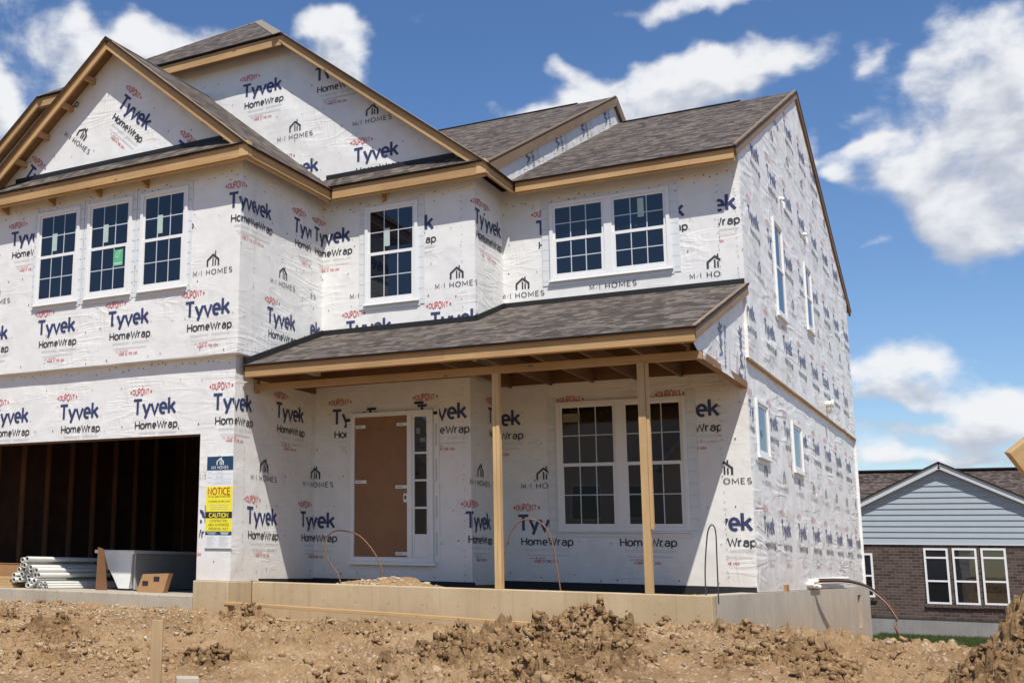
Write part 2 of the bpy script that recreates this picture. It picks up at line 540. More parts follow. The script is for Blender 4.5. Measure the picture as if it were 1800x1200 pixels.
M['gravel'] = stone_mat('limestone_gravel', [(0.25, 0.165, 0.09), (0.38, 0.275, 0.165), (0.46, 0.36, 0.24), (0.50, 0.42, 0.32), (0.33, 0.28, 0.22)])
M['clod'] = stone_mat('soil_clod', [(0.19, 0.108, 0.05), (0.29, 0.182, 0.093), (0.37, 0.25, 0.135), (0.44, 0.315, 0.185)])
M['clod_dark'] = stone_mat('clay_lump', [(0.14, 0.08, 0.037), (0.225, 0.136, 0.066), (0.29, 0.183, 0.094), (0.37, 0.245, 0.13)])
M['pvc'] = plain('white_pvc', (0.74, 0.73, 0.68), 0.35, 0.5, .06, 6)
M['pvc_bore_shade'] = plain('shaded_pipe_bore', (0.36, 0.35, 0.33), 0.7)  # same white plastic, greyed to paint the shade inside the bore
M['tub'] = plain('white_acrylic', (0.76, 0.76, 0.74), 0.25, 0.5, .04)
M['tub_skirt_shaded'] = plain('grey_foam_skirt', (0.40, 0.39, 0.37), 0.7, 0.3)  # grey stands for the shade on the white tub's long side
M['card'] = plain('brown_cardboard', (0.34, 0.19, 0.09), 0.8, 0.2, .12, 6)
M['card_shaded'] = plain('shaded_red_brown_cardboard', (0.17, 0.085, 0.04), 0.8, 0.2, .15, 6)  # darker than the carton: partial shade put into the colour
M['rust'] = plain('rusty_rod', (0.19, 0.10, 0.055), 0.7, 0.4, .3, 30)
M['iron'] = plain('dark_rod', (0.05, 0.048, 0.045), 0.6, 0.4)
M['foam'] = plain('black_pipe_foam', (0.02, 0.02, 0.02), 0.6)
M['copper'] = plain('copper_tube', (0.50, 0.24, 0.14), 0.35, 0.5, .1, 20, metal=1.0)
M['lining'] = plain('silver_cable', (0.55, 0.53, 0.50), 0.35, 0.5, .1)
M['sign_w'] = plain('sign_white', (0.70, 0.72, 0.73), 0.4, 0.4, .02)
M['sign_navy'] = plain('sign_navy', (0.022, 0.055, 0.11), 0.4, 0.4, .05)
M['sign_yel'] = plain('sign_yellow', (0.80, 0.70, 0.045), 0.4, 0.4, .03)
M['sign_red'] = plain('sign_red', (0.42, 0.10, 0.02), 0.5)
M['sign_blk'] = plain('sign_black', (0.02, 0.02, 0.02), 0.5)
M['sign_gry'] = plain('sign_grey', (0.33, 0.34, 0.36), 0.5)
M['siding'] = plain('blue_grey_siding', (0.32, 0.365, 0.40), 0.55, 0.4, .04, 3)
M['trim'] = plain('pale_trim', (0.50, 0.53, 0.56), 0.5, 0.4, .04)
M['grass'] = plain('lawn_green', (0.055, 0.085, 0.024), 0.8, 0.2, .5, 9)
M['far_wall'] = plain('beige_siding', (0.60, 0.55, 0.48), 0.7, 0.3)
M['lawn'] = plain('lawn_soil', (0.045, 0.085, 0.02), 0.95, 0.1, .4, 3)
M['far_foundation'] = concrete_mat('far_foundation_concrete', (0.20, 0.19, 0.18), (0.27, 0.26, 0.245))


def brick_mat():
    mt, t, b = material('dark_brick')
    u = uvc(t)
    br = nd(t, 'ShaderNodeTexBrick')
    br.inputs['Scale'].default_value = 1.0
    br.inputs['Brick Width'].default_value = 0.26
    br.inputs['Row Height'].default_value = 0.098
    br.inputs['Mortar Size'].default_value = 0.009
    br.inputs['Color1'].default_value = (0.036, 0.021, 0.017, 1)
    br.inputs['Color2'].default_value = (0.098, 0.064, 0.052, 1)
    br.inputs['Mortar'].default_value = (0.13, 0.11, 0.098, 1)
    t.links.new(u, br.inputs['Vector'])
    sp_ = smooth(t, noise(t, u, 3.2, 3, 0.6, mscale=(1, 2.5, 1)), 0.70, 0.76)
    c = mixc(t, mth(t, 'MULTIPLY', sp_, 0.35), br.outputs['Color'], (0.22, 0.18, 0.16, 1))
    setc(t, b, c)
    b.inputs['Roughness'].default_value = 0.9
    t.links.new(bump(t, br.outputs['Fac'], 0.4, -0.01), b.inputs['Normal'])
    return mt


M['brick'] = brick_mat()


# ------------------------------------------------------------------ mesh helpers
class MB:
    def __init__(self):
        self.v = []
        self.f = []
        self.mi = []
        self.uv = []
        self.sm = []

    def poly(self, pts, mi=0, uv=None, sm=False):
        b = len(self.v)
        self.v.extend([tuple(p) for p in pts])
        self.f.append(tuple(range(b, b + len(pts))))
        self.mi.append(mi)
        self.uv.append(uv)
        self.sm.append(sm)

    def mesh(self, vs, fs, mi=0, sm=False):
        b = len(self.v)
        self.v.extend([tuple(p) for p in vs])
        for f in fs:
            self.f.append(tuple(i + b for i in f))
            self.mi.append(mi)
            self.uv.append(None)
            self.sm.append(sm)

    def box(self, x0, x1, y0, y1, z0, z1, mi=0):
        v = [(x, y, z) for z in (z0, z1) for y in (y0, y1) for x in (x0, x1)]
        self.mesh(v, [(0, 2, 3, 1), (4, 5, 7, 6), (0, 1, 5, 4), (2, 6, 7, 3), (0, 4, 6, 2), (1, 3, 7, 5)], mi)

    def beam(self, p, q, w, h, up=(0, 0, 1), mi=0):
        """square-cut timber from p to q: w across, h along 'up'; p, q on its centre line"""
        p, q, up = Vector(p), Vector(q), Vector(up)
        d = (q - p).normalized()
        s = d.cross(up).normalized()
        u = s.cross(d).normalized()
        v = []
        for c in (p, q):
            for a, b in ((-1, -1), (1, -1), (1, 1), (-1, 1)):
                v.append(c + s * (a * w / 2) + u * (b * h / 2))
        self.mesh(v, [(0, 3, 2, 1), (4, 5, 6, 7), (0, 1, 5, 4), (1, 2, 6, 5), (2, 3, 7, 6), (3, 0, 4, 7)], mi)

    def slab(self, pts, th, mtop=0, mside=1, mbot=2):
        """flat polygon (counter-clockwise from above) with thickness th downwards"""
        P = [Vector(p) for p in pts]
        n = (P[1] - P[0]).cross(P[2] - P[0]).normalized()
        if n.z < 0:
            P.reverse()
            n = -n
        Q = [p - n * th for p in P]
        self.poly(P, mtop)
        self.poly(list(reversed(Q)), mbot)
        for i in range(len(P)):
            j = (i + 1) % len(P)
            self.poly([P[i], Q[i], Q[j], P[j]], mside)

    def tube(self, path, r, n=8, mi=0, cap=True, sm=True):
        path = [Vector(p) for p in path]
        rings = []
        prev = None
        for i, p in enumerate(path):
            d = (path[min(i + 1, len(path) - 1)] - path[max(i - 1, 0)]).normalized()
            if prev is None:
                s = d.cross(Vector((0, 0, 1)))
                if s.length < 0.1:
                    s = d.cross(Vector((1, 0, 0)))
            else:
                s = prev - d * prev.dot(d)
            s.normalize()
            prev = s
            t = d.cross(s)
            rr = r[i] if isinstance(r, (list, tuple)) else r
            rings.append([p + (s * math.cos(2 * math.pi * k / n) + t * math.sin(2 * math.pi * k / n)) * rr for k in range(n)])
        v = [q for ring in rings for q in ring]
        f = []
        for i in range(len(path) - 1):
            for k in range(n):
                f.append((i * n + k, i * n + (k + 1) % n, (i + 1) * n + (k + 1) % n, (i + 1) * n + k))
        self.mesh(v, f, mi, sm)
        if cap:
            self.mesh(rings[0], [tuple(reversed(range(n)))], mi)
            self.mesh(rings[-1], [tuple(range(n))], mi)

    def build(self, name, mats, parent=None, grain=None, bevel=0.0):
        me = bpy.data.meshes.new(name)
        me.from_pydata(self.v, [], self.f)
        if not isinstance(mats, (list, tuple)):
            mats = [mats]
        for mm in mats:
            me.materials.append(M[mm] if isinstance(mm, str) else mm)
        me.polygons.foreach_set('material_index', self.mi)
        me.polygons.foreach_set('use_smooth', self.sm)
        lay = me.uv_layers.new(name='UVMap')
        uvs = np.zeros((len(me.loops), 2), dtype=np.float32)
        k = 0
        V = np.array(self.v)
        g = None if grain is None else np.array(Vector(grain).normalized())
        for f, uv in zip(self.f, self.uv):
            if uv is not None:
                for q in uv:
                    uvs[k] = q
                    k += 1
                continue
            P = V[list(f)]
            n = np.cross(P[1] - P[0], P[2] - P[0])
            ln = np.linalg.norm(n)
            n = n / ln if ln > 1e-12 else np.array((0, 0, 1.))
            gg = g
            if gg is None:
                gg = np.array((1., 0, 0)) if abs(n[0]) < .8 else np.array((0, 1., 0))
            a = gg - n * gg.dot(n)
            if np.linalg.norm(a) < 0.2:
                a = np.cross(n, (0.3, 0.9, 0.2))
            a = a / np.linalg.norm(a)
            c = np.cross(n, a)
            for q in P:
                uvs[k] = (q.dot(a), q.dot(c))
                k += 1
        lay.data.foreach_set('uv', uvs.ravel())
        me.update()
        o = bpy.data.objects.new(name, me)
        col.objects.link(o)
        if parent is not None:
            o.parent = parent
        if bevel:
            md = o.modifiers.new('bevel', 'BEVEL')
            md.width = bevel
            md.segments = 2
            md.limit_method = 'ANGLE'
        return o


def tag(o, label=None, cat=None, group=None, kind=None):
    if label:
        o['label'] = label
    if cat:
        o['category'] = cat
    if group:
        o['group'] = group
    if kind:
        o['kind'] = kind
    return o


def empty(name, loc=(0, 0, 0), rz=0.0):
    o = bpy.data.objects.new(name, None)
    o.empty_display_size = 0.3
    o.location = loc
    o.rotation_euler = (0, 0, rz)
    col.objects.link(o)
    return o


# ------------------------------------------------------------------ value noise in numpy
_rng = np.random.RandomState(11)
_tab = _rng.rand(256, 256)


def vnoise(x, y):
    xi = np.floor(x).astype(int)
    yi = np.floor(y).astype(int)
    fx = x - xi
    fy = y - yi
    fx = fx * fx * (3 - 2 * fx)
    fy = fy * fy * (3 - 2 * fy)
    a = _tab[xi & 255, yi & 255]
    b = _tab[(xi + 1) & 255, yi & 255]
    c = _tab[xi & 255, (yi + 1) & 255]
    d = _tab[(xi + 1) & 255, (yi + 1) & 255]
    return (a * (1 - fx) + b * fx) * (1 - fy) + (c * (1 - fx) + d * fx) * fy


def fbm(x, y, o=5, g=0.5):
    s = 0
    a = 1.0
    tt = 0
    for i in range(o):
        s = s + a * vnoise(x * 2 ** i + 17.3 * i, y * 2 ** i + 9.1 * i)
        tt += a
        a *= g
    return s / tt


_cx = _rng.rand(256, 256)
_cy = _rng.rand(256, 256)
_ch = _rng.rand(256, 256)


def worley(x, y):
    """distance to the nearest feature point and that cell's random value"""
    xi = np.floor(x).astype(int)
    yi = np.floor(y).astype(int)
    best = np.full(x.shape, 9.0)
    val = np.zeros(x.shape)
    for dx in (-1, 0, 1):
        for dy in (-1, 0, 1):
            X = xi + dx
            Y = yi + dy
            d = np.hypot(X + _cx[X & 255, Y & 255] - x, Y + _cy[X & 255, Y & 255] - y)
            h = _ch[X & 255, Y & 255]
            val = np.where(d < best, h, val)
            best = np.minimum(best, d)
    return best, val


def sstep(v, a, b):
    t = np.clip((v - a) / (b - a), 0, 1)
    return t * t * (3 - 2 * t)


def clods(x, y, amp, lay=((0.30, 0.50), (0.13, 0.34), (0.06, 0.20))):
    """lumpy broken soil"""
    h = np.zeros_like(x)
    for s, k in lay:
        q = 1.7 / s
        wx = x + 0.75 * s * (fbm(x * q, y * q, 3, .6) - .5)
        wy = y + 0.75 * s * (fbm(x * q + 40, y * q + 7, 3, .6) - .5)
        d, v = worley(wx / s + 31 * s, wy / s)
        tilt = 1 + .7 * np.sin(v * 40) * (d * 1.4)
        h += k * (1 - sstep(d, .32, .64)) * np.clip(v - .15, 0, 1) ** 1.2 * tilt * 1.25
    h += 0.55 * (fbm(x * 9, y * 9, 5, .64) - .5)
    return amp * h


def ground_base(x, y):
    x = np.asarray(x, float)
    y = np.asarray(y, float)
    front = -0.365 + 0.085 * (np.minimum(y, 0.3) - 0.3)
    front = np.maximum(front, -1.55)
    rear = np.interp(y, [0.3, 2.6, 4.0, 14.8, 18, 33, 60, 1000], [-0.40, -0.56, -0.68, -1.16, -1.72, -1.81, -1.9, -2.4])
    z = np.where(y < 0.3, front, rear)
    # sinks to the right of the plot's corner, ahead of the big heap
    z = z - 0.10 * sstep(x, 7.8, 8.7) * (1 - sstep(y, 1.2, 3.2)) * sstep(y, -6, -1)
    return z


def relief(x, y):
    near = (1 - sstep(y, 4, 9)) * sstep(y, -16, -8)
    h = 0.17 * (fbm(x * 0.7, y * 0.7, 5) - .5) * (1 - sstep(y, 14, 17))
    drive = (1 - sstep(x, 0.2, 1.4)) * sstep(y, -3.4, -1.6)
    rough = 0.75 + 0.75 * sstep(fbm(x * 0.55 + 3, y * 0.55 + 5, 3), 0.42, 0.66)
    h = h * (1 - .6 * drive) * (1 - .8 * sstep(y, -1.4, -.5) * (1 - sstep(y, 1, 3)))
    calm = 1 - .72 * sstep(y, -.85, -.3) * sstep(x, .6, 1.1) * (1 - sstep(x, 5.4, 6.2))
    return h - .10 * (1 - calm) / .72 + calm * clods(x, y, 0.105, ((.24, .42), (.11, .36), (.05, .22), (.03, .1))) * rough * (1 - 0.55 * drive) * near


def ground_z(x, y):
    return ground_base(x, y) + relief(np.asarray(x, float), np.asarray(y, float))

# ------------------------------------------------------------------ the ground: one sheet out to the horizon
def axis(lo, hi, step, far, grow=1.25):
    a = list(np.arange(lo, hi + 1e-6, step))
    s = step
    while a[-1] < far:
        s *= grow
        a.append(a[-1] + s)
    s = step
    while a[0] > -far:
        s *= grow
        a.insert(0, a[0] - s)
    return np.array(a)


def grid_mesh(name, X, Y, Z, mats, parent=None, smooth=True):
    ny, nx = X.shape
    v = np.stack([X, Y, Z], -1).reshape(-1, 3)
    i = np.arange(nx * ny).reshape(ny, nx)
    f = np.stack([i[:-1, :-1], i[:-1, 1:], i[1:, 1:], i[1:, :-1]], -1).reshape(-1, 4)
    me = bpy.data.meshes.new(name)
    me.vertices.add(len(v))
    me.vertices.foreach_set('co', v.ravel())
    me.loops.add(f.size)
    me.loops.foreach_set('vertex_index', f.ravel())
    me.polygons.add(len(f))
    me.polygons.foreach_set('loop_start', np.arange(0, f.size, 4))
    me.polygons.foreach_set('use_smooth', np.full(len(f), smooth))
    me.update(calc_edges=True)
    for mm in mats:
        me.materials.append(M[mm])
    o = bpy.data.objects.new(name, me)
    col.objects.link(o)
    if parent is not None:
        o.parent = parent
    return o


ax_ = axis(-5.5, 10.5, 0.023, 1500, 1.22)
ay_ = axis(-7.0, 2.2, 0.023, 1500, 1.22)
GX, GY = np.meshgrid(ax_, ay_)
GZ = ground_z(GX, GY)
# nothing of the soil stands above the floors indoors and in the porch
inside = (GX > -5.3) & (GX < 6.7) & (GY > -0.05) & (GY < 14)
GZ = np.where(inside & ~((GX > 0.95) & (GY < 0.45)), np.minimum(GZ, -0.42), GZ)
ground = grid_mesh('ground', GX, GY, GZ, ['dirt'])
tag(ground, kind='structure')


# ------------------------------------------------------------------ heaps of dug clay
def heap_z(X, Y, hfun, amp):
    H = hfun(X, Y)
    cover = sstep(H, 0.015, 0.09)
    lum = clods(X + 3.3, Y + 1.7, amp, ((.55, .42), (.26, .5), (.12, .34), (.055, .17), (.03, .07))) - .58 * amp
    # cracks where slabs of clay broke apart
    r1 = np.abs(fbm(X * 2.6 + 5, Y * 2.6, 4, .55) - .5)
    r2 = np.abs(fbm(X * 5.5, Y * 5.5 + 9, 3, .55) - .5)
    crack = -.10 * (1 - sstep(r1, 0, .06)) - .05 * (1 - sstep(r2, 0, .05))
    return ground_base(X, Y) - 0.13 * (1 - cover) + H + cover * (lum + crack * amp / .3), cover


def mound(x0, x1, y0, y1, hfun, amp, label, step=0.0165):
    X, Y = np.meshgrid(np.arange(x0, x1, step), np.arange(y0, y1, step))
    Z, cover = heap_z(X, Y, hfun, amp)
    # overhanging lumps: the broken soil also leans sideways
    sx_ = (0.16 * (fbm(X * 5 + 11, Y * 5, 4) - .5) + .05 * (fbm(X * 19, Y * 19 + 3, 3) - .5)) * cover
    sy_ = (0.16 * (fbm(X * 5, Y * 5 + 23, 4) - .5) + .05 * (fbm(X * 19 + 7, Y * 19, 3) - .5)) * cover
    o = grid_mesh('dirt_mound', X + sx_, Y + sy_, Z, ['mound'], smooth=False)
    tag(o, label, 'dirt mound', 'heaps of dug soil')
    return o


def bell(X, Y, cx_, cy_, rx, ry, h, p=2.0, a=0.0):
    ca, sa = math.cos(a), math.sin(a)
    dx = (X - cx_) * ca + (Y - cy_) * sa
    dy = -(X - cx_) * sa + (Y - cy_) * ca
    q = np.hypot(dx / rx, dy / ry)
    return h * np.clip(1 - q ** p, 0, None) ** 1.1


def h_front(X, Y):
    w = 0.34 * (fbm(X * 1.7, Y * 1.7, 4) - .5)
    h = np.maximum.reduce([bell(X + w, Y, 6.02, -1.15, 0.62, 0.75, 0.27), bell(X, Y + w, 5.45, -1.75, 1.0, 0.85, 0.21),
                           bell(X + w, Y - w, 6.35, -2.3, 0.85, 0.9, 0.17), bell(X + w, Y, 5.45, -2.75, 1.0, 0.95, 0.17), bell(X, Y - w, 6.2, -3.2, 0.85, 0.8, 0.15), bell(X, Y, 5.62, -1.35, 0.35, 0.4, 0.27)])
    return h


def h_ridge(X, Y):
    w = 0.34 * (fbm(X * 1.5 + 9, Y * 1.5, 4) - .5)
    h = np.maximum.reduce([bell(X + w, Y, 7.45, -0.45, 1.35, 0.42, 0.09, 2, R(-55)), bell(X, Y + w, 8.05, -1.55, 0.45, 1.1, 0.15, 3, R(20)),
                           bell(X + w, Y, 7.6, -1.6, 0.8, 1.2, 0.09)])
    return h * (1 - 0.9 * sstep(X + 0.35 * w, 8.33, 8.50))


def h_right(X, Y):
    w = 0.4 * (fbm(X * 1.4 + 4, Y * 1.4 + 2, 4) - .5)
    return np.maximum.reduce([bell(X + w, Y, 10.12, -1.7, 1.05, 1.3, 0.97, 1.6), bell(X, Y + w, 9.65, -2.6, 0.75, 1.0, 0.40), bell(X + w, Y, 11.2, -1.2, 1.6, 1.6, 1.25)])


def h_left(X, Y):
    w = 0.3 * (fbm(X * 1.9 + 14, Y * 1.9 + 6, 4) - .5)
    return np.maximum.reduce([bell(X + w, Y - w, a, b, r, r * .8, h) for a, b, r, h in ((-.1, -2.3, .55, .16), (.95, -3.0, .5, .16), (1.75, -4.3, .6, .14), (-1.3, -1.9, .5, .13), (3.3, -3.6, .5, .15), (1.5, -.55, .55, .13))])


HEAPS = [((-2.0, 4.1, -5.2, 0.1), h_left, 0.2, 'scattered knee-low lumps of brown clay around the wooden stake'),
         ((4.2, 7.4, -4.2, -0.2), h_front, 0.24, 'low broken heap of clay clods in front of the plank and the porch foundation'),
         ((6.2, 8.7, -3.1, 0.55), h_ridge, 0.15, 'long low ridge of brown soil with a cut side below the foundation corner'),
         ((8.7, 13.0, -4.0, 0.8), h_right, 0.20, 'tall steep soil heap cut by the right edge, hiding the brick house')]
for bx_, hf_, am_, lb_ in HEAPS:
    mound(*bx_, hf_, am_, lb_)


# ------------------------------------------------------------------ loose stones and clods, thousands of them
ICO_V = np.array([(x, y, z) for z in (-1, 1) for y in (-1, 1) for x in (-1, 1)], float) * .62
ICO_F = np.array([(0, 2, 3), (0, 3, 1), (4, 5, 7), (4, 7, 6), (0, 1, 5), (0, 5, 4), (2, 6, 7), (2, 7, 3), (0, 4, 6), (0, 6, 2), (1, 3, 7), (1, 7, 5)])


def rocks(name, pos, size, mat, label, cat, flat=0.7, seed=3, rough=.33, sink=.25):
    rs = np.random.RandomState(seed)
    n = len(pos)
    k = len(ICO_V)
    V = np.repeat(ICO_V[None], n, 0) + rough * (rs.rand(n, k, 3) - .5) * 1.7
    V *= (0.55 + 0.9 * rs.rand(n, 1, 3))
    # random tumble about x, then about z
    t1 = rs.rand(n, 1) * 6.283
    y, z = V[..., 1] * np.cos(t1) - V[..., 2] * np.sin(t1), V[..., 1] * np.sin(t1) + V[..., 2] * np.cos(t1)
    t2 = rs.rand(n, 1) * 6.283
    x, y = V[..., 0] * np.cos(t2) - y * np.sin(t2), V[..., 0] * np.sin(t2) + y * np.cos(t2)
    V = np.stack([x, y, z * flat], -1) * size[:, None, None]
    V += pos[:, None, :]
    V[..., 2] += (size * (flat - sink) * .5)[:, None]
    F = (ICO_F[None] + (np.arange(n) * k)[:, None, None]).reshape(-1, 3)
    me = bpy.data.meshes.new(name)
    me.vertices.add(n * k)
    me.vertices.foreach_set('co', V.ravel())
    me.loops.add(F.size)
    me.loops.foreach_set('vertex_index', F.ravel())
    me.polygons.add(len(F))
    me.polygons.foreach_set('loop_start', np.arange(0, F.size, 3))
    me.update(calc_edges=True)
    me.materials.append(M[mat])
    o = bpy.data.objects.new(name, me)
    col.objects.link(o)
    tag(o, label, cat, kind='stuff')
    return o


def scatter(n, x0, x1, y0, y1, rs, keep):
    x = x0 + (x1 - x0) * rs.rand(n)
    y = y0 + (y1 - y0) * rs.rand(n)
    k = rs.rand(n) < keep(x, y)
    return x[k], y[k]


def outside(x, y):
    return ~((x > -5.2) & (x < 6.86) & (y > np.where(x < 1.0, -0.14, 0.42)) & (y < 14.9))


rs_ = np.random.RandomState(5)
gx, gy = scatter(60000, -5.0, 9.8, -6.6, 1.2, rs_, lambda x, y: outside(x, y) * (0.10 + 0.90 * sstep(fbm(x * .6 + 1, y * .6 + 8, 4), .42, .62)) * (0.30 + 0.70 * sstep(-x, -3.5, 0.5)))
gs = 0.005 + 0.026 * rs_.rand(len(gx)) ** 5
rocks('gravel', np.stack([gx, gy, ground_z(gx, gy)], -1), gs, 'gravel', 'pale limestone gravel scattered over the bare soil', 'gravel', 0.65, 3, .4)
gx, gy = scatter(70000, -5.0, 10.0, -6.6, 4.5, rs_, lambda x, y: outside(x, y) * (0.07 + 0.93 * sstep(fbm(x * .8 + 21, y * .8 + 3, 4), .44, .64)))
gs = 0.006 + 0.038 * rs_.rand(len(gx)) ** 6
rocks('soil_clods', np.stack([gx, gy, ground_z(gx, gy)], -1), gs, 'clod', 'crumbled clods of brown clay lying over the bare soil', 'clods', 0.8, 9, .45)
PX_, PS_ = [], []
for (x0, x1, y0, y1), hf_, am_, lb_ in HEAPS:
    gx, gy = scatter(int(7000 * (x1 - x0) * (y1 - y0) / 3), x0, x1, y0, y1, rs_, lambda x, y: (hf_(x, y) > .02) * (0.15 + .85 * sstep(fbm(x * 1.9 + 2, y * 1.9 + 7, 3), .42, .6)))
    gz, cv_ = heap_z(gx, gy, hf_, am_)
    PX_.append(np.stack([gx, gy, gz], -1))
    PS_.append(.006 + .040 * rs_.rand(len(gx)) ** 6)
rocks('clay_lumps', np.concatenate(PX_), np.concatenate(PS_), 'clod_dark', 'broken lumps of clay strewn over the soil heaps', 'clods', 0.9, 12, .5, .4)

# fill of earth behind the porch foundation, heaped by the door
px_ = np.arange(0.97, 6.78, 0.03)
py_ = np.arange(0.60, 3.17, 0.03)
PX, PY = np.meshgrid(px_, py_)
PZ = -0.10 + clods(PX, PY, 0.05) + 0.16 * np.exp(-((PX - 2.75) / .55) ** 2 - ((PY - 1.2) / .45) ** 2) + 0.05 * np.exp(-((PX - 1.9) / .5) ** 2 - ((PY - 1.0) / .4) ** 2)
PZ = np.minimum(PZ, 0.09)
fill = grid_mesh('porch_fill_ground', PX, PY, PZ, ['dirt'])
tag(fill, kind='structure')
fx, fy = scatter(2600, 1.0, 6.7, 0.66, 2.0, rs_, lambda x, y: 0.05 + 0.95 * np.exp(-((x - 2.6) / .75) ** 2 - ((y - 1.15) / .5) ** 2))
fz = -0.10 + 0.16 * np.exp(-((fx - 2.75) / .55) ** 2 - ((fy - 1.2) / .45) ** 2) + 0.05 * np.exp(-((fx - 1.9) / .5) ** 2 - ((fy - 1.0) / .4) ** 2)
rocks('porch_rubble', np.stack([fx, fy, fz], -1), 0.012 + 0.04 * rs_.rand(len(fx)) ** 2.5, 'gravel', 'pale rubble heaped behind the porch foundation by the door', 'rubble', 0.7, 4)

# ================================================================== the unfinished house
house = empty('unfinished_house')
tag(house, 'two-storey house under construction in white printed house wrap with brown shingle roofs', 'house')

# key planes and heights (metres)
GU, GL, XGL, XGU = -0.10, 0.0, 0.947, 1.039
YB, XBL, XBU = 2.128, 3.409, 3.509
YC, XR, XRU = 3.183, 6.802, 6.851
YREAR = 14.18
ZLED = 2.98
ZEB, ZET = 5.600, 5.736
GF, BF, CF = -0.379, 1.846, 2.858
XGE, XBE, XRE = 1.313, 3.798, 6.880
GAX, GAZ = -1.277, 7.864
SG = (GAZ - ZET) / (XGE - GAX)
JM, JR, JL, ZJ = -2.217, 0.413, -4.847, 8.44
SB = (ZJ - ZET) / (XBE - JR)
ZBR = ZJ + SB * (JR - JM)
RY, RZ = 8.70, 8.603
SR = (RZ - ZET) / (RY - CF)
UY, UZ = 8.40, 9.03
SU = 0.5075
XU = 3.766


def uz(y):
    return UZ - SU * abs(y - UY)


def rz_(y):
    return RZ - SR * abs(y - RY)


# ---- print on the wrap: stroke lettering
def arc(cx_, cy_, rx, ry, a0, a1, n=9):
    return [(cx_ + rx * math.cos(R(a0 + (a1 - a0) * i / (n - 1))), cy_ + ry * math.sin(R(a0 + (a1 - a0) * i / (n - 1)))) for i in range(n)]


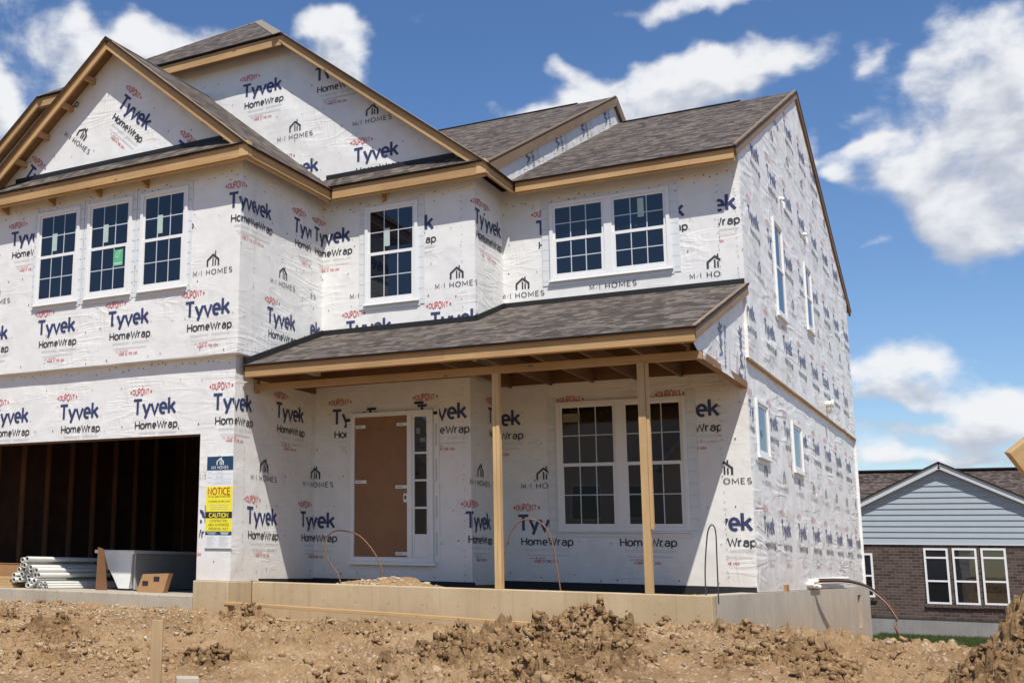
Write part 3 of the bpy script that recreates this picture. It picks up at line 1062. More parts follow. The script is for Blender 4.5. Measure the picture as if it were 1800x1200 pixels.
# glyph: advance, strokes (cap height 1)
GLY = {
    'A': (.78, [[(0, 0), (.36, 1), (.72, 0)], [(.13, .33), (.59, .33)]]),
    'B': (.66, [[(0, 0), (0, 1), (.3, 1)] + arc(.32, .76, .2, .24, 90, -90, 6) + [(0, .52)], arc(.32, .26, .24, .26, 90, -90, 6) + [(0, 0)]]),
    'C': (.78, [arc(.40, .5, .40, .5, 50, 310, 11)]),
    'D': (.76, [[(0, 0), (0, 1), (.25, 1)] + arc(.25, .5, .43, .5, 80, -80, 9) + [(.25, 0), (0, 0)]]),
    'E': (.60, [[(.5, 1), (0, 1), (0, 0), (.5, 0)], [(0, .52), (.44, .52)]]),
    'F': (.56, [[(.5, 1), (0, 1), (0, 0)], [(0, .52), (.42, .52)]]),
    'G': (.82, [arc(.40, .5, .40, .5, 50, 340, 11) + [(.78, .45), (.46, .45)]]),
    'H': (.74, [[(0, 0), (0, 1)], [(.62, 0), (.62, 1)], [(0, .5), (.62, .5)]]),
    'I': (.18, [[(.03, 0), (.03, 1)]]),
    'K': (.66, [[(0, 0), (0, 1)], [(.56, 1), (.04, .48)], [(.18, .6), (.6, 0)]]),
    'L': (.55, [[(0, 1), (0, 0), (.46, 0)]]),
    'M': (.96, [[(0, 0), (0, 1), (.41, .22), (.82, 1), (.82, 0)]]),
    'N': (.78, [[(0, 0), (0, 1), (.62, 0), (.62, 1)]]),
    'O': (.92, [arc(.41, .5, .41, .5, 90, 450, 15)]),
    'P': (.64, [[(0, 0), (0, 1), (.28, 1)] + arc(.28, .73, .25, .27, 80, -80, 7) + [(.28, .46), (0, .46)]]),
    'R': (.68, [[(0, 0), (0, 1), (.28, 1)] + arc(.28, .74, .24, .26, 80, -80, 7) + [(.28, .48), (0, .48)], [(.28, .48), (.58, 0)]]),
    'S': (.62, [arc(.27, .74, .24, .26, 30, 250, 8) + arc(.27, .25, .26, .25, 75, -150, 8)]),
    'T': (.70, [[(-.03, 1), (.63, 1)], [(.3, 1), (.3, 0)]]),
    'U': (.76, [[(0, 1), (0, .3)] + arc(.31, .3, .31, .3, 180, 360, 8) + [(.62, 1)]]),
    'W': (1.08, [[(0, 1), (.25, 0), (.49, .85), (.73, 0), (.98, 1)]]),
    'X': (.7, [[(0, 0), (.6, 1)], [(0, 1), (.6, 0)]]),
    'Y': (.7, [[(0, 1), (.31, .46), (.62, 1)], [(.31, .46), (.31, 0)]]),
    'Z': (.66, [[(0, 1), (.56, 1), (0, 0), (.58, 0)]]),
    '0': (.66, [arc(.27, .5, .27, .5, 90, 450, 13)]),
    '1': (.45, [[(.05, .8), (.22, 1), (.22, 0)]]),
    '3': (.6, [arc(.25, .75, .23, .25, 150, -80, 8) + arc(.25, .25, .26, .25, 80, -150, 8)]),
    '4': (.68, [[(.45, 0), (.45, 1), (0, .3), (.6, .3)]]),
    '6': (.66, [[(.46, 1)] + arc(.27, .3, .27, .3, 150, 510, 13)]),
    '8': (.6, [arc(.26, .75, .21, .25, 270, 630, 11), arc(.26, .25, .26, .25, 90, 450, 11)]),
    '9': (.62, [arc(.27, .7, .25, .3, -30, 330, 12) + [(.3, 0)]]),
    '5': (.6, [[(.48, 1), (.08, 1), (.05, .56)] + arc(.24, .31, .27, .31, 110, -150, 9)]),
    '2': (.6, [arc(.26, .74, .24, .26, 170, -40, 8) + [(0, 0), (.54, 0)]]),
    '7': (.6, [[(0, 1), (.52, 1), (.16, 0)]]),
    '/': (.30, [[(0, 0.1), (.2, .9)]]),
    '-': (.4, [[(.05, .42), (.32, .42)]]),
    '#': (.6, [[(.15, 0), (.22, 1)], [(.38, 0), (.45, 1)], [(0, .33), (.55, .33)], [(.03, .67), (.58, .67)]]),
    '.': (.2, [[(.06, 0), (.06, .1)]]),
    ' ': (.42, []),
    # lower case, x-height .72
    'y': (.60, [[(0, .72), (.28, .02)], [(.54, .72), (.17, -.27)]]),
    'v': (.60, [[(0, .72), (.27, 0), (.54, .72)]]),
    'e': (.66, [[(.05, .37), (.50, .37)] + arc(.28, .37, .245, .35, 0, 305, 11)]),
    'k': (.58, [[(.02, 1.06), (.02, 0)], [(.47, .72), (.05, .33)], [(.19, .44), (.50, 0)]]),
    'o': (.68, [arc(.29, .36, .29, .36, 90, 450, 13)]),
    'm': (1.02, [[(0, 0), (0, .72)], [(0, .45)] + arc(.215, .47, .2, .25, 170, 10, 6) + [(.43, 0)], [(.43, .45)] + arc(.645, .47, .2, .25, 170, 10, 6) + [(.86, 0)]]),
    'r': (.46, [[(0, 0), (0, .72)], [(0, .42)] + arc(.24, .42, .22, .3, 165, 75, 5)]),
    'a': (.66, [arc(.26, .48, .22, .24, 160, 20, 6) + [(.48, .44), (.48, 0)], [(.48, .42), (.22, .42)] + arc(.2, .215, .2, .21, 95, 270, 6) + [(.3, 0), (.48, .16)]]),
    'p': (.66, [[(0, .72), (0, -.27)], [(0, .5)] + arc(.27, .36, .27, .36, 150, -150, 11) + [(0, .2)]]),
}


def strip(pts, w):
    """polyline -> quads of width w with mitred joints"""
    P = [Vector((p[0], p[1])) for p in pts]
    Q = [P[0]]
    for p in P[1:]:
        if (p - Q[-1]).length > 1e-4:
            Q.append(p)
    P = Q
    n = len(P)
    if n < 2:
        return []
    closed = n > 3 and (P[0] - P[-1]).length < 0.012
    L, Rr = [], []
    for i in range(n):
        a = (P[i] - P[i - 1]).normalized() if i > 0 else None
        b = (P[i + 1] - P[i]).normalized() if i < n - 1 else None
        if closed and i in (0, n - 1):
            a = (P[-1] - P[-2]).normalized()
            b = (P[1] - P[0]).normalized()
        d0, d1 = a or b, b or a
        n0 = Vector((-d0.y, d0.x))
        n1 = Vector((-d1.y, d1.x))
        mm = n0 + n1
        if mm.length < 0.35:
            mm = n0
            k = 1
        else:
            mm.normalize()
            k = min(1 / max(mm.dot(n0), .45), 1.9)
        L.append(P[i] + mm * (w / 2 * k))
        Rr.append(P[i] - mm * (w / 2 * k))
    return [[L[i], Rr[i], Rr[i + 1], L[i + 1]] for i in range(n - 1)]


def text(s, size, wt_, space=0.0, sx=1.0):
    """list of (polygon, layer) in local 2D, baseline at y = 0, from x = 0"""
    out = []
    x = 0.0
    k = 0
    for ch in s:
        adv, st = GLY[ch]
        for q in st:
            for p in strip([((x + c[0]) * sx, c[1]) for c in q], wt_):
                out.append(([(v.x * size, v.y * size) for v in p], k))
            k = (k + 1) % 4
        x += adv + space
    return out, (x - space) * sx * size


def put(dst, polys, dx, dy, ink):
    for p, k in polys:
        dst.append(([(x + dx, y + dy) for x, y in p], k, ink))


def rect(x0, x1, y0, y1):
    return ([(x0, y0), (x1, y0), (x1, y1), (x0, y1)], 0)


NAVY, BLACK, RED, GREY = 1, 2, 3, 4

# the big three-line stamp; origin = top-left of its T, y downwards negative
STAMP = []
tp, w_ = text('Tyvek', 0.205, 0.185, 0.045)
sc_ = 0.745 / w_
put(STAMP, [([(x * sc_ + .012, y) for x, y in p], k) for p, k in tp], 0, -0.205, NAVY)
tp, w_ = text('HomeWrap', 0.100, 0.168, 0.07)
sc_ = 0.745 / w_
put(STAMP, [([(x * sc_, y) for x, y in p], k) for p, k in tp], 0.05, -0.405, BLACK)
tp, w_ = text('DUPONT', 1, 0.155, 0.16)
lens = []
for p, k in tp:
    q = []
    for x, y in p:
        a = (x / w_ - .5) * 2
        h = 0.096 * (1 - 0.42 * a * a)
        q.append((0.13 + a * 0.148, 0.115 + (y - .5) * h))
    lens.append((q, k))
put(STAMP, lens, 0, 0, RED)
for s_ in (-1, 1):
    put(STAMP, [([(0.13 + s_ * 0.198, 0.115), (0.13 + s_ * .168, .115 + .026), (0.13 + s_ * .168, .115 - .026)], 0)], 0, 0, RED)
put(STAMP, [rect(.79, .806, -.205, -.191)], 0, 0, GREY)
put(STAMP, [rect(.80, .812, -.405, -.394)], 0, 0, GREY)
for (x0, x1, y0) in ((.10, .42, -.462), (.46, .78, -.462), (.10, .40, -.482), (.46, .76, -.482), (.12, .74, -.540), (.14, .72, -.552)):
    put(STAMP, [rect(x0, x1, y0, y0 + .0045)], 0, 0, GREY)
tp, w_ = text('CALL 1-800-448-9835', 0.017, .16, .12)
put(STAMP, tp, .17, -.592, RED)
tp, w_ = text('MADE IN THE USA', 0.033, .17, .10)
put(STAMP, [([(x * .34 / w_, y) for x, y in p], k) for p, k in tp], .23, -.640, RED)

# the builder's stamp; origin = left end of the baseline
HOME = []
tp, w_ = text('M', 0.070, 0.132, .0)
put(HOME, tp, 0.0, 0, BLACK)
put(HOME, strip and [(q, 0) for q in [[(v.x, v.y) for v in p] for p in strip([(.085, .008), (.112, .052)], .0035)]], 0, 0, BLACK)
tp, w_ = text('I', 0.070, 0.132)
put(HOME, tp, 0.138, 0, BLACK)
tp, w_ = text('HOMES', 0.070, 0.132, .26)
put(HOME, [([(x * .435 / w_, y) for x, y in p], k) for p, k in tp], 0.222, 0, BLACK)


def icon(dst, x0, y0, s, ink):
    """gabled roof outline with two bars and a chimney"""
    st = [[(0, 0), (0, .46), (.5, .86), (1, .46), (1, 0)], [(.50, .02), (.50, .62)], [(.72, 0.03), (.72, .47)]]
    for k, q in enumerate(st):
        w = .15 if k == 0 else .115
        for p in strip(q, w):
            dst.append(([(x0 + v.x * s, y0 + v.y * s) for v in p], k, ink))
    dst.append(([(x0 + a * s, y0 + b * s) for a, b in ((.66, .80), (.77, .70), (.77, 1.02), (.66, 1.02))], 3, ink))


icon(HOME, .235, .118, .185, BLACK)


def clip_poly(p, ax, v, keep_ge):
    out = []
    n = len(p)
    for i in range(n):
        a, b = p[i], p[(i + 1) % n]
        ia = (a[ax] >= v) == keep_ge
        ib = (b[ax] >= v) == keep_ge
        if ia:
            out.append(a)
        if ia != ib:
            t = (v - a[ax]) / (b[ax] - a[ax])
            out.append((a[0] + t * (b[0] - a[0]), a[1] + t * (b[1] - a[1])))
    return out


class Wall:
    """a flat piece of wrapped wall: u along it, z up, outward normal n"""

    def __init__(self, u0, u1, p0, d, n, amp, loose=False, holes=None, zlo=None):
        self.u0, self.u1 = u0, u1
        self.p0, self.d, self.n = Vector(p0), Vector(d), Vector(n)
        self.amp = amp
        self.loose = loose
        self.mb = MB()

    def disp(self, u, z):
        if not hasattr(self, 'tab'):
            us = np.arange(self.u0 - .2, self.u1 + .3, .05)
            zs = np.arange(-.6, 10.6, .05)
            U, Z = np.meshgrid(us, zs)
            a = fbm(U * 1.6 + 3.1 * Z, Z * 1.5 - U * .8, 3) - .5
            b = np.abs(fbm(U * 1.1 + Z * 1.5 + 20, Z * 1.1 - U * .3, 3) - .5)
            self.tab = (self.amp * (a * 1.2 + b * 1.6)).tolist()
        x = (u - self.u0 + .2) / .05
        y = (z + .6) / .05
        i, j = int(x), int(y)
        fx, fy = x - i, y - j
        r0, r1 = self.tab[j], self.tab[j + 1]
        return (r0[i] * (1 - fx) + r0[i + 1] * fx) * (1 - fy) + (r1[i] * (1 - fx) + r1[i + 1] * fx) * fy

    def P(self, u, z, off=0.0):
        e = min(u - self.u0, self.u1 - u)
        k = min(max(e / .06, 0), 1)
        return self.p0 + self.d * (u - self.u0) + Vector((0, 0, z)) + self.n * (off + k * self.disp(u, z))

    def sheet(self, ua, ub, zlo, zhi, step=0.11):
        """zlo, zhi: numbers or functions of u"""
        fl = zlo if callable(zlo) else (lambda u: zlo)
        fh = zhi if callable(zhi) else (lambda u: zhi)
        nu = max(1, int(math.ceil((ub - ua) / step)))
        zs = max(fh(ua + (ub - ua) * i / 8) - fl(ua + (ub - ua) * i / 8) for i in range(9))
        nz = max(1, int(math.ceil(zs / step)))
        vs, fs, uvs = [], [], []
        for j in range(nz + 1):
            for i in range(nu + 1):
                u = ua + (ub - ua) * i / nu
                z = fl(u) + (fh(u) - fl(u)) * j / nz
                vs.append(self.P(u, z))
                uvs.append((u, z))
        b = len(self.mb.v)
        self.mb.v.extend([tuple(p) for p in vs])
        flip = self.d.cross(Vector((0, 0, 1))).dot(self.n) < 0
        for j in range(nz):
            for i in range(nu):
                q = [j * (nu + 1) + i, j * (nu + 1) + i + 1, (j + 1) * (nu + 1) + i + 1, (j + 1) * (nu + 1) + i]
                if flip:
                    q.reverse()
                self.mb.f.append(tuple(b + k for k in q))
                self.mb.mi.append(0)
                self.mb.uv.append([uvs[k] for k in q])
                self.mb.sm.append(True)

    def stamp(self, polys, u, z, rot=0.0, lo=-1e9, hi=1e9, zr=(-1e9, 1e9), ok=None):
        """zr: clip heights; ok(u, z): drop polygons whose centre is not on the wall"""
        lo = max(lo, self.u0)
        hi = min(hi, self.u1)
        ca, sa = math.cos(rot), math.sin(rot)
        flip = self.d.cross(Vector((0, 0, 1))).dot(self.n) < 0
        if rot == 0 and (u - .1 > hi or u + .85 < lo):
            return
        for p, k, ink in polys:
            q = [(u + x * ca - y * sa, z + x * sa + y * ca) for x, y in p]
            if min(a for a, _ in q) < lo:
                q = clip_poly(q, 0, lo, True)
            if q and max(a for a, _ in q) > hi:
                q = clip_poly(q, 0, hi, False)
            if q and min(b for _, b in q) < zr[0]:
                q = clip_poly(q, 1, zr[0], True)
            if q and max(b for _, b in q) > zr[1]:
                q = clip_poly(q, 1, zr[1], False)
            if len(q) < 3:
                continue
            if ok is not None:
                if not all(ok(a, b) for a, b in q):
                    continue
            off = 0.0055 + 0.0004 * k
            pts = [self.P(a, b, off) for a, b in q]
            nn = Vector((0, 0, 0))
            for i in range(1, len(pts) - 1):
                nn += (pts[i] - pts[0]).cross(pts[i + 1] - pts[0])
            uv = list(q)
            if nn.dot(self.n) < 0:
                pts.reverse()
                uv.reverse()
            self.mb.poly(pts, ink, uv)

    def nails(self, z0, z1, ua, ub, rs, dz=0.62, du=0.41, ok=None):
        z = z0
        while z < z1:
            u = ua + rs.rand() * du
            while u < ub:
                a, b = u + .05 * (rs.rand() - .5), z + .09 * (rs.rand() - .5)
                if (ok is None or ok(a, b)) and rs.rand() < .85:
                    r_ = .006 + .006 * rs.rand()
                    q = [(a + r_ * math.cos(i * math.pi / 3), b + r_ * math.sin(i * math.pi / 3)) for i in range(6)]
                    pts = [self.P(x, y, .009) for x, y in q]
                    if (pts[1] - pts[0]).cross(pts[2] - pts[0]).dot(self.n) < 0:
                        pts.reverse()
                    self.mb.poly(pts, 5 if rs.rand() < .75 else 6)
                u += du * (.6 + .8 * rs.rand())
            z += dz

    def ticks(self, u, z0, z1, rs, step=.10):
        if not (self.u0 <= u <= self.u1):
            return
        z = z0
        while z < z1:
            a, b = u + .02 * (rs.rand() - .5), z + .03 * (rs.rand() - .5)
            t, w, l = rs.rand() * 3.14, .0022, .010 + .012 * rs.rand()
            c, s = math.cos(t), math.sin(t)
            q = [(a + c * l - s * w, b + s * l + c * w), (a - c * l - s * w, b - s * l + c * w), (a - c * l + s * w, b - s * l - c * w), (a + c * l + s * w, b + s * l - c * w)]
            pts = [self.P(max(self.u0, min(self.u1, x)), y, .0095) for x, y in q]
            if (pts[1] - pts[0]).cross(pts[2] - pts[0]).dot(self.n) < 0:
                pts.reverse()
            self.mb.poly(pts, 5)
            z += step * (.5 + rs.rand())

    def done(self, label=None):
        s = '_loose' if self.loose else ''
        o = self.mb.build('wall', ['wrap' + s, 'navy' + s, 'black' + s, 'red' + s, 'grey' + s, 'nail', 'nail_green'], house)
        if label:
            o['label'] = label
        return o


nrs = np.random.RandomState(21)
X_, Y_ = Vector((1, 0, 0)), Vector((0, 1, 0))
# lower storey, unrolled from left to right: u runs on round every corner
L1 = XGL
L2 = L1 + YB - GL
L3 = L2 + XBL - XGL
L4 = L3 + YC - YB
L5 = L4 + XR - XBL
L6 = L5 + YREAR - YC
lowG = Wall(-5.1, L1, (-5.1, GL, 0), X_, -Y_, .006)
lowGr = Wall(L1, L2, (XGL, GL, 0), Y_, X_, .010)
lowB = Wall(L2, L3, (XGL, YB, 0), X_, -Y_, .006)
lowBr = Wall(L3, L4, (XBL, YB, 0), Y_, X_, .006)
lowC = Wall(L4, L5, (XBL, YC, 0), X_, -Y_, .006)
lowR = Wall(L5, L6, (XR, YC, 0), Y_, X_, .016, True)
GOL, GOR, GOT = -4.46, 0.400, 1.925
lowG.sheet(-5.1, L1, GOT, ZLED)
lowG.sheet(GOR, L1, -.01, GOT)
lowG.sheet(-5.1, GOL, -.01, GOT)
lowGr.sheet(L1, L2, -.01, ZLED)
lowB.sheet(L2, L3, -.005, 3.50)
lowBr.sheet(L3, L4, -.005, 3.50)
lowC.sheet(L4, L5, -.005, ZLED)
lowR.sheet(L5, L6, -.01, ZLED, .09)
low = [lowG, lowGr, lowB, lowBr, lowC, lowR]
seamC = 9.64
pier = lambda a, b: b > GOT or a > GOR


def run(walls, polys, us, z, lo=-1e9, hi=1e9, ok=None):
    for u in us:
        for w in walls:
            w.stamp(polys, u, z, 0.0, lo, hi, ok=(ok if w in (lowG,) else None))


run(low, STAMP, [-4.944, -3.559, -2.174, -.782, .596, 1.971, 3.363, 4.735, 6.163, 7.52, 8.88], 2.445, hi=seamC, ok=pier)
run(low, STAMP, [-.097, 1.288, 2.675, 4.06, 5.448, 6.848, 8.235], .952, hi=seamC, ok=pier)
run(low, STAMP, [9.215], .965, lo=seamC)
run(low, HOME, [.36], 1.318, hi=.93, ok=pier)
run(low, HOME, [1.365, 2.738, 4.13, 5.53, 6.911, 8.30], 1.332, hi=seamC, ok=pier)
run(low, HOME, [9.333], 1.35, lo=seamC)
for y_ in (3.22, 4.50, 5.82, 7.17, 8.52, 9.84, 11.22, 12.6):
    lowR.stamp(STAMP, L5 + y_ - YC, 2.43)
for y_ in (3.80, 5.13, 6.512, 7.903, 9.288, 10.633, 12.015, 13.39):
    lowR.stamp(STAMP, L5 + y_ - YC, .955)
for k in range(8):
    lowR.stamp(HOME, L5 + 3.855 + 1.367 * k - YC, 1.385)
lowG.nails(2.05, 2.9, -5, L1, nrs)
lowG.nails(.2, 1.9, GOR + .05, L1, nrs)
lowG.nails(2.90, 2.94, -5, L1, nrs, du=.12)
for w in (lowGr, lowB, lowBr, lowC):
    w.nails(.12, 2.6, w.u0, w.u1, nrs, .45, .34)
lowR.nails(.12, 2.9, L5, L6, nrs, .5, .4)
for w in low:
    for u in (seamC, L1 + .25, L2 - .12, L3 - .10, L3 + .14):
        w.ticks(u, .05, 2.75, nrs)
lowG.done('garage front wall in printed house wrap')
lowGr.done()
lowB.done()
lowBr.done()
lowC.done()
lowR.done('side wall in loose wrinkled house wrap')

# upper storey
U1 = XGU
U2 = U1 + YB - GU
U3 = U2 + XBU - XGU
U4 = U3 + YC - YB
U5 = U4 + XRU - XBU
U6 = U5 + YREAR - YC
XGLf = 2 * GAX - XGU          # left end of the gabled garage storey
upG = Wall(XGLf, U1, (XGLf, GU, 0), X_, -Y_, .007)
upGr = Wall(U1, U2, (XGU, GU, 0), Y_, X_, .010)
upB = Wall(U2, U3, (XGU, YB, 0), X_, -Y_, .007)
upBr = Wall(U3, U4, (XBU, YB, 0), Y_, X_, .012)
upC = Wall(U4, U5, (XBU, YC, 0), X_, -Y_, .007)
upR = Wall(U5, U6, (XRU, YC, 0), Y_, X_, .022, True)
ZW = 5.74
upG.sheet(XGLf, U1, ZLED, ZW)
upGr.sheet(U1, U2, ZLED, ZW)
upB.sheet(U2, U3, ZLED, ZW)
upBr.sheet(U3, U4, ZLED, ZW)
upC.sheet(U4, U5, ZLED, ZW)
rtop = lambda u: rz_(YC + u - U5) - 0.012
YPK = U5 + RY - YC
upR.sheet(U5, YPK, ZLED, rtop, .09)
upR.sheet(YPK, U6, ZLED, rtop, .09)
s1, s2, s3 = 1.378, 2.906, 9.844
up = [upG, upGr, upB, upBr, upC, upR]
run(up, STAMP, [-3.296, -1.918, -.54, .839], 5.205, hi=s1)
run(up, STAMP, [1.045, 2.415], 5.20, lo=s1, hi=s2)
run(up, STAMP, [2.99, 4.355, 5.74], 5.205, lo=s2, hi=6.05)
run(up, STAMP, [5.935, 7.304, 8.657], 5.20, lo=6.05, hi=s3)
upC.stamp(STAMP, 9.33, 5.20, lo=s3)
run(up, STAMP, [-4.0, -2.62, -1.24, .151], 3.735, hi=s1)
run(up, STAMP, [1.74], 3.73, lo=s1, hi=s2)
run(up, STAMP, [2.45, 3.68, 5.048], 3.75, lo=s2, hi=6.3)
run(up, HOME, [-3.9, -2.5, -1.12, .27], 4.10, hi=s1)
run(up, HOME, [1.81], 4.10, lo=s1, hi=s2)
run(up, HOME, [2.40, 3.751, 5.13, 6.758, 8.077, 9.445], 4.10, lo=s2, hi=s3)
inR = lambda a, b: b < rtop(a) - .04
for y_ in (2.93, 4.44, 5.86, 7.222, 8.566, 9.845, 11.2, 12.5):
    upR.stamp(STAMP, U5 + y_ - YC, 3.73)
for k in range(8):
    upR.stamp(STAMP, U5 + 3.655 + 1.37 * k - YC, 5.18, ok=inR)
    upR.stamp(STAMP, U5 + 3.98 + 1.37 * k - YC, 6.27, ok=inR)
    upR.stamp(HOME, U5 + 3.9 + 1.37 * k - YC, 4.22)
    upR.stamp(HOME, U5 + 4.3 + 1.37 * k - YC, 6.72, ok=inR)
for y_ in (5.93, 7.28, 8.60, 9.97):
    upR.stamp(STAMP, U5 + y_ - YC, 7.64, ok=inR)
for w in up:
    w.nails(3.05, 5.5, w.u0, w.u1, nrs, .47, .36)
upR.nails(5.6, 8.4, U5, U6, nrs, .5, .4, ok=inR)
for w in (upG, upB, upC):
    w.nails(5.50, 5.54, w.u0, w.u1, nrs, .5, .11)
for w in up:
    for u in (s1, s2, s3, 6.05, U3 - .2, U5 - .07):
        w.ticks(u, 3.0, 5.5, nrs)
upG.done()
upGr.done()
upB.done()
upBr.done()
upC.done()
upR.done('gabled side wall in loose wrinkled house wrap')

# gable above the garage windows (its wrap hung aslant)
gabG = Wall(XGLf, U1, (XGLf, GU, 0), X_, -Y_, .012)
tG = lambda u: GAZ - SG * abs(u - GAX) - .02
gabG.sheet(XGLf, GAX, ZW, lambda u: max(tG(u), ZW + .001))
gabG.sheet(GAX, U1, ZW, lambda u: max(tG(u), ZW + .001))
okG = lambda a, b: ZW + .02 < b < tG(a) - .02 and XGLf < a < U1
for (u, z) in ((-1.113, 7.059), (-.065, 6.151), (-2.965, 6.276), (-2.40, 7.86)):
    gabG.stamp(STAMP, u, z, R(-40.5), ok=okG)
gabG.stamp(HOME, -2.296, 6.637, R(-37.5), ok=okG)
gabG.nails(5.9, 7.7, XGLf, U1, nrs, .4, .4, ok=okG)
gabG.done('garage gable wrap printed aslant')
# wide clipped gable behind it
BL = 2 * JM - XBU
gabB = Wall(BL, XBU, (BL, YB, 0), X_, -Y_, .016)
tB = lambda u: min(ZJ - .03, ZET + SB * (XBE - u) - .02, ZET + SB * (u - (2 * JM - XBE)) - .02)
for a, b in ((BL, JL), (JL, JR), (JR, XBU)):
    gabB.sheet(a, b, ZW, lambda u: max(tB(u), ZW + .001))
okB = lambda a, b: ZW + .02 < b < tB(a) - .02
for (u, z) in ((-.504, 7.881), (.864, 7.868), (1.567, 6.419), (.19, 6.40)):
    gabB.stamp(STAMP, u, z, 0, ok=okB)
for u in (.181, 1.551):
    gabB.stamp(HOME, u, 6.793, 0, ok=okB)
gabB.nails(6.0, 8.3, -1.5, XBU, nrs, .4, .4, ok=okB)
gabB.done('wide clipped gable wall in printed wrap')


# remaining walls, out of the camera's view: left flank and back
mb = MB()
for (x, y0, y1, z0, z1) in ((-5.1, 0, YB, -.01, ZLED), (XGLf, GU, YB, ZLED, ZW), (BL, YB, YREAR, -.01, ZW)):
    mb.poly([(x, y0, z0), (x, y0, z1), (x, y1, z1), (x, y1, z0)])
mb.poly([(BL, YREAR, -.01), (BL, YREAR, ZW), (XRU, YREAR, ZW), (XRU, YREAR, -.01)])
mb.poly([(BL, YB, -.01), (-5.1, YB, -.01), (-5.1, YB, ZW), (BL, YB, ZW)])
mb.build('wall', ['wrap'], house)

# ledges where the upper storey stands proud
mb = MB()
mb.box(XGLf, XGU - .004, GU + .004, GL + .05, ZLED - .012, ZLED + .002)
mb.box(XGL - .05, XGU - .004, GL + .052, YB, ZLED - .012, ZLED + .002)
mb.build('ledge', ['wrap'], house)
mb = MB()
mb.box(XR - .03, XRU + .012, YC + .03, YREAR, ZLED - .022, ZLED - .001)
o = mb.build('ledge', ['osb_pale'], house, (0, 1, 0))
o['label'] = 'bare board ledge along the side wall'

# ------------------------------------------------------------------ roofs
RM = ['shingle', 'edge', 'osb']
TH = 0.028
OV = 0.042


def roof(pts, grain, label=None, mats=RM):
    mb = MB()
    mb.slab(pts, TH)
    o = mb.build('roof', mats, house, grain)
    # shingle courses start at the lowest edge
    if label:
        o['label'] = label
    return o


LIFT = 0.034        # roof surface above the top of the boards


def zg(x):
    return GAZ - SG * abs(x - GAX) + LIFT


def zb(x):
    return ZBR - SB * abs(x - JM) + LIFT


yg0, yg1 = GF - OV, YB + .06
roof([(GAX, yg0, zg(GAX)), (XGE + OV, yg0, zg(XGE + OV)), (XGE + OV, yg1, zg(XGE + OV)), (GAX, yg1, zg(GAX))], (0, 1, 0), 'right slope of the garage gable roof')
GXL = 2 * GAX - XGE - OV
roof([(GXL, yg0, zg(GXL)), (GAX, yg0, zg(GAX)), (GAX, yg1, zg(GAX)), (GXL, yg1, zg(GXL))], (0, -1, 0))
# clipped (jerkinhead) gable roof
yb0 = BF - OV
ZPK = 10.74
HP = (JM, 5.19, ZPK)
XBEo = XBE + OV
BXL = 2 * JM - XBEo
yb1 = 12.6
for sx_, lb_ in ((1, 'right slope of the tall clipped gable roof'), (-1, None)):
    xe_ = XBEo if sx_ > 0 else BXL
    xj_ = JR if sx_ > 0 else JL
    mb = MB()
    mb.slab([(xe_, yb0, zb(xe_)), (xe_, yb1, zb(xe_)), (JM, yb1, ZPK), HP], TH)
    mb.slab([(xe_, yb0, zb(xe_)), HP, (xj_, yb0, zb(xj_))], TH)
    o = mb.build('roof', RM, house, (0, sx_, 0))
    if lb_:
        o['label'] = lb_
roof([(JL, yb0, zb(JL)), (JR, yb0, zb(JR)), HP], (1, 0, 0), 'small hipped end at the peak of the clipped gable')
# main roof, left part, and lower right part
ux0, ux1 = -7.6, XU + .03
uy0, uy1 = 1.95, 14.7
roof([(ux0, uy0, uz(uy0) + LIFT), (ux1, uy0, uz(uy0) + LIFT), (ux1, UY, UZ + LIFT), (ux0, UY, UZ + LIFT)], (1, 0, 0), 'front slope of the higher main roof')
roof([(ux0, UY, UZ + LIFT), (ux1, UY, UZ + LIFT), (ux1, uy1, uz(uy1) + LIFT), (ux0, uy1, uz(uy1) + LIFT)], (-1, 0, 0))
ry0, ry1 = CF - OV, 2 * RY - CF + OV
rx0, rx1 = 3.55, XRE + .022
roof([(rx0, ry0, rz_(ry0) + LIFT), (rx1, ry0, rz_(ry0) + LIFT), (rx1, RY, RZ + LIFT), (rx0, RY, RZ + LIFT)], (1, 0, 0), 'front slope of the lower roof over the right end')
roof([(rx0, RY, RZ + LIFT), (rx1, RY, RZ + LIFT), (rx1, ry1, rz_(ry1) + LIFT), (rx0, ry1, rz_(ry1) + LIFT)], (-1, 0, 0), 'rear slope of the lower roof over the right end')
# skirt roofs under the two front gables
mz = 6.045
for (xa, xb, yf, yw, xc, xd) in ((2 * GAX - XGE + .02, XGE - .02, GF - OV, GU - .01, 2 * GAX - .70, .70), (XGE - .25, XBE - .02, BF - OV, YB - .01, XGE - .35, 3.24)):
    xl = xc if xa < 0 else xa
    roof([(xa, yf, ZET + .05), (xb, yf, ZET + .05), (xd, yw, mz - .03), (xl, yw, mz - .03)], (1, 0, 0), 'narrow shingled skirt below the gable')
mb = MB()
mb.box(2 * GAX - .70, .70, GU - .03, GU - .012, mz - .05, mz + .03)
mb.build('flashing', 'flash', house)
mb = MB()
mb.box(1.1, 3.22, YB - .03, YB - .014, mz - .05, mz + .03)
mb.build('flashing', 'flash', house)

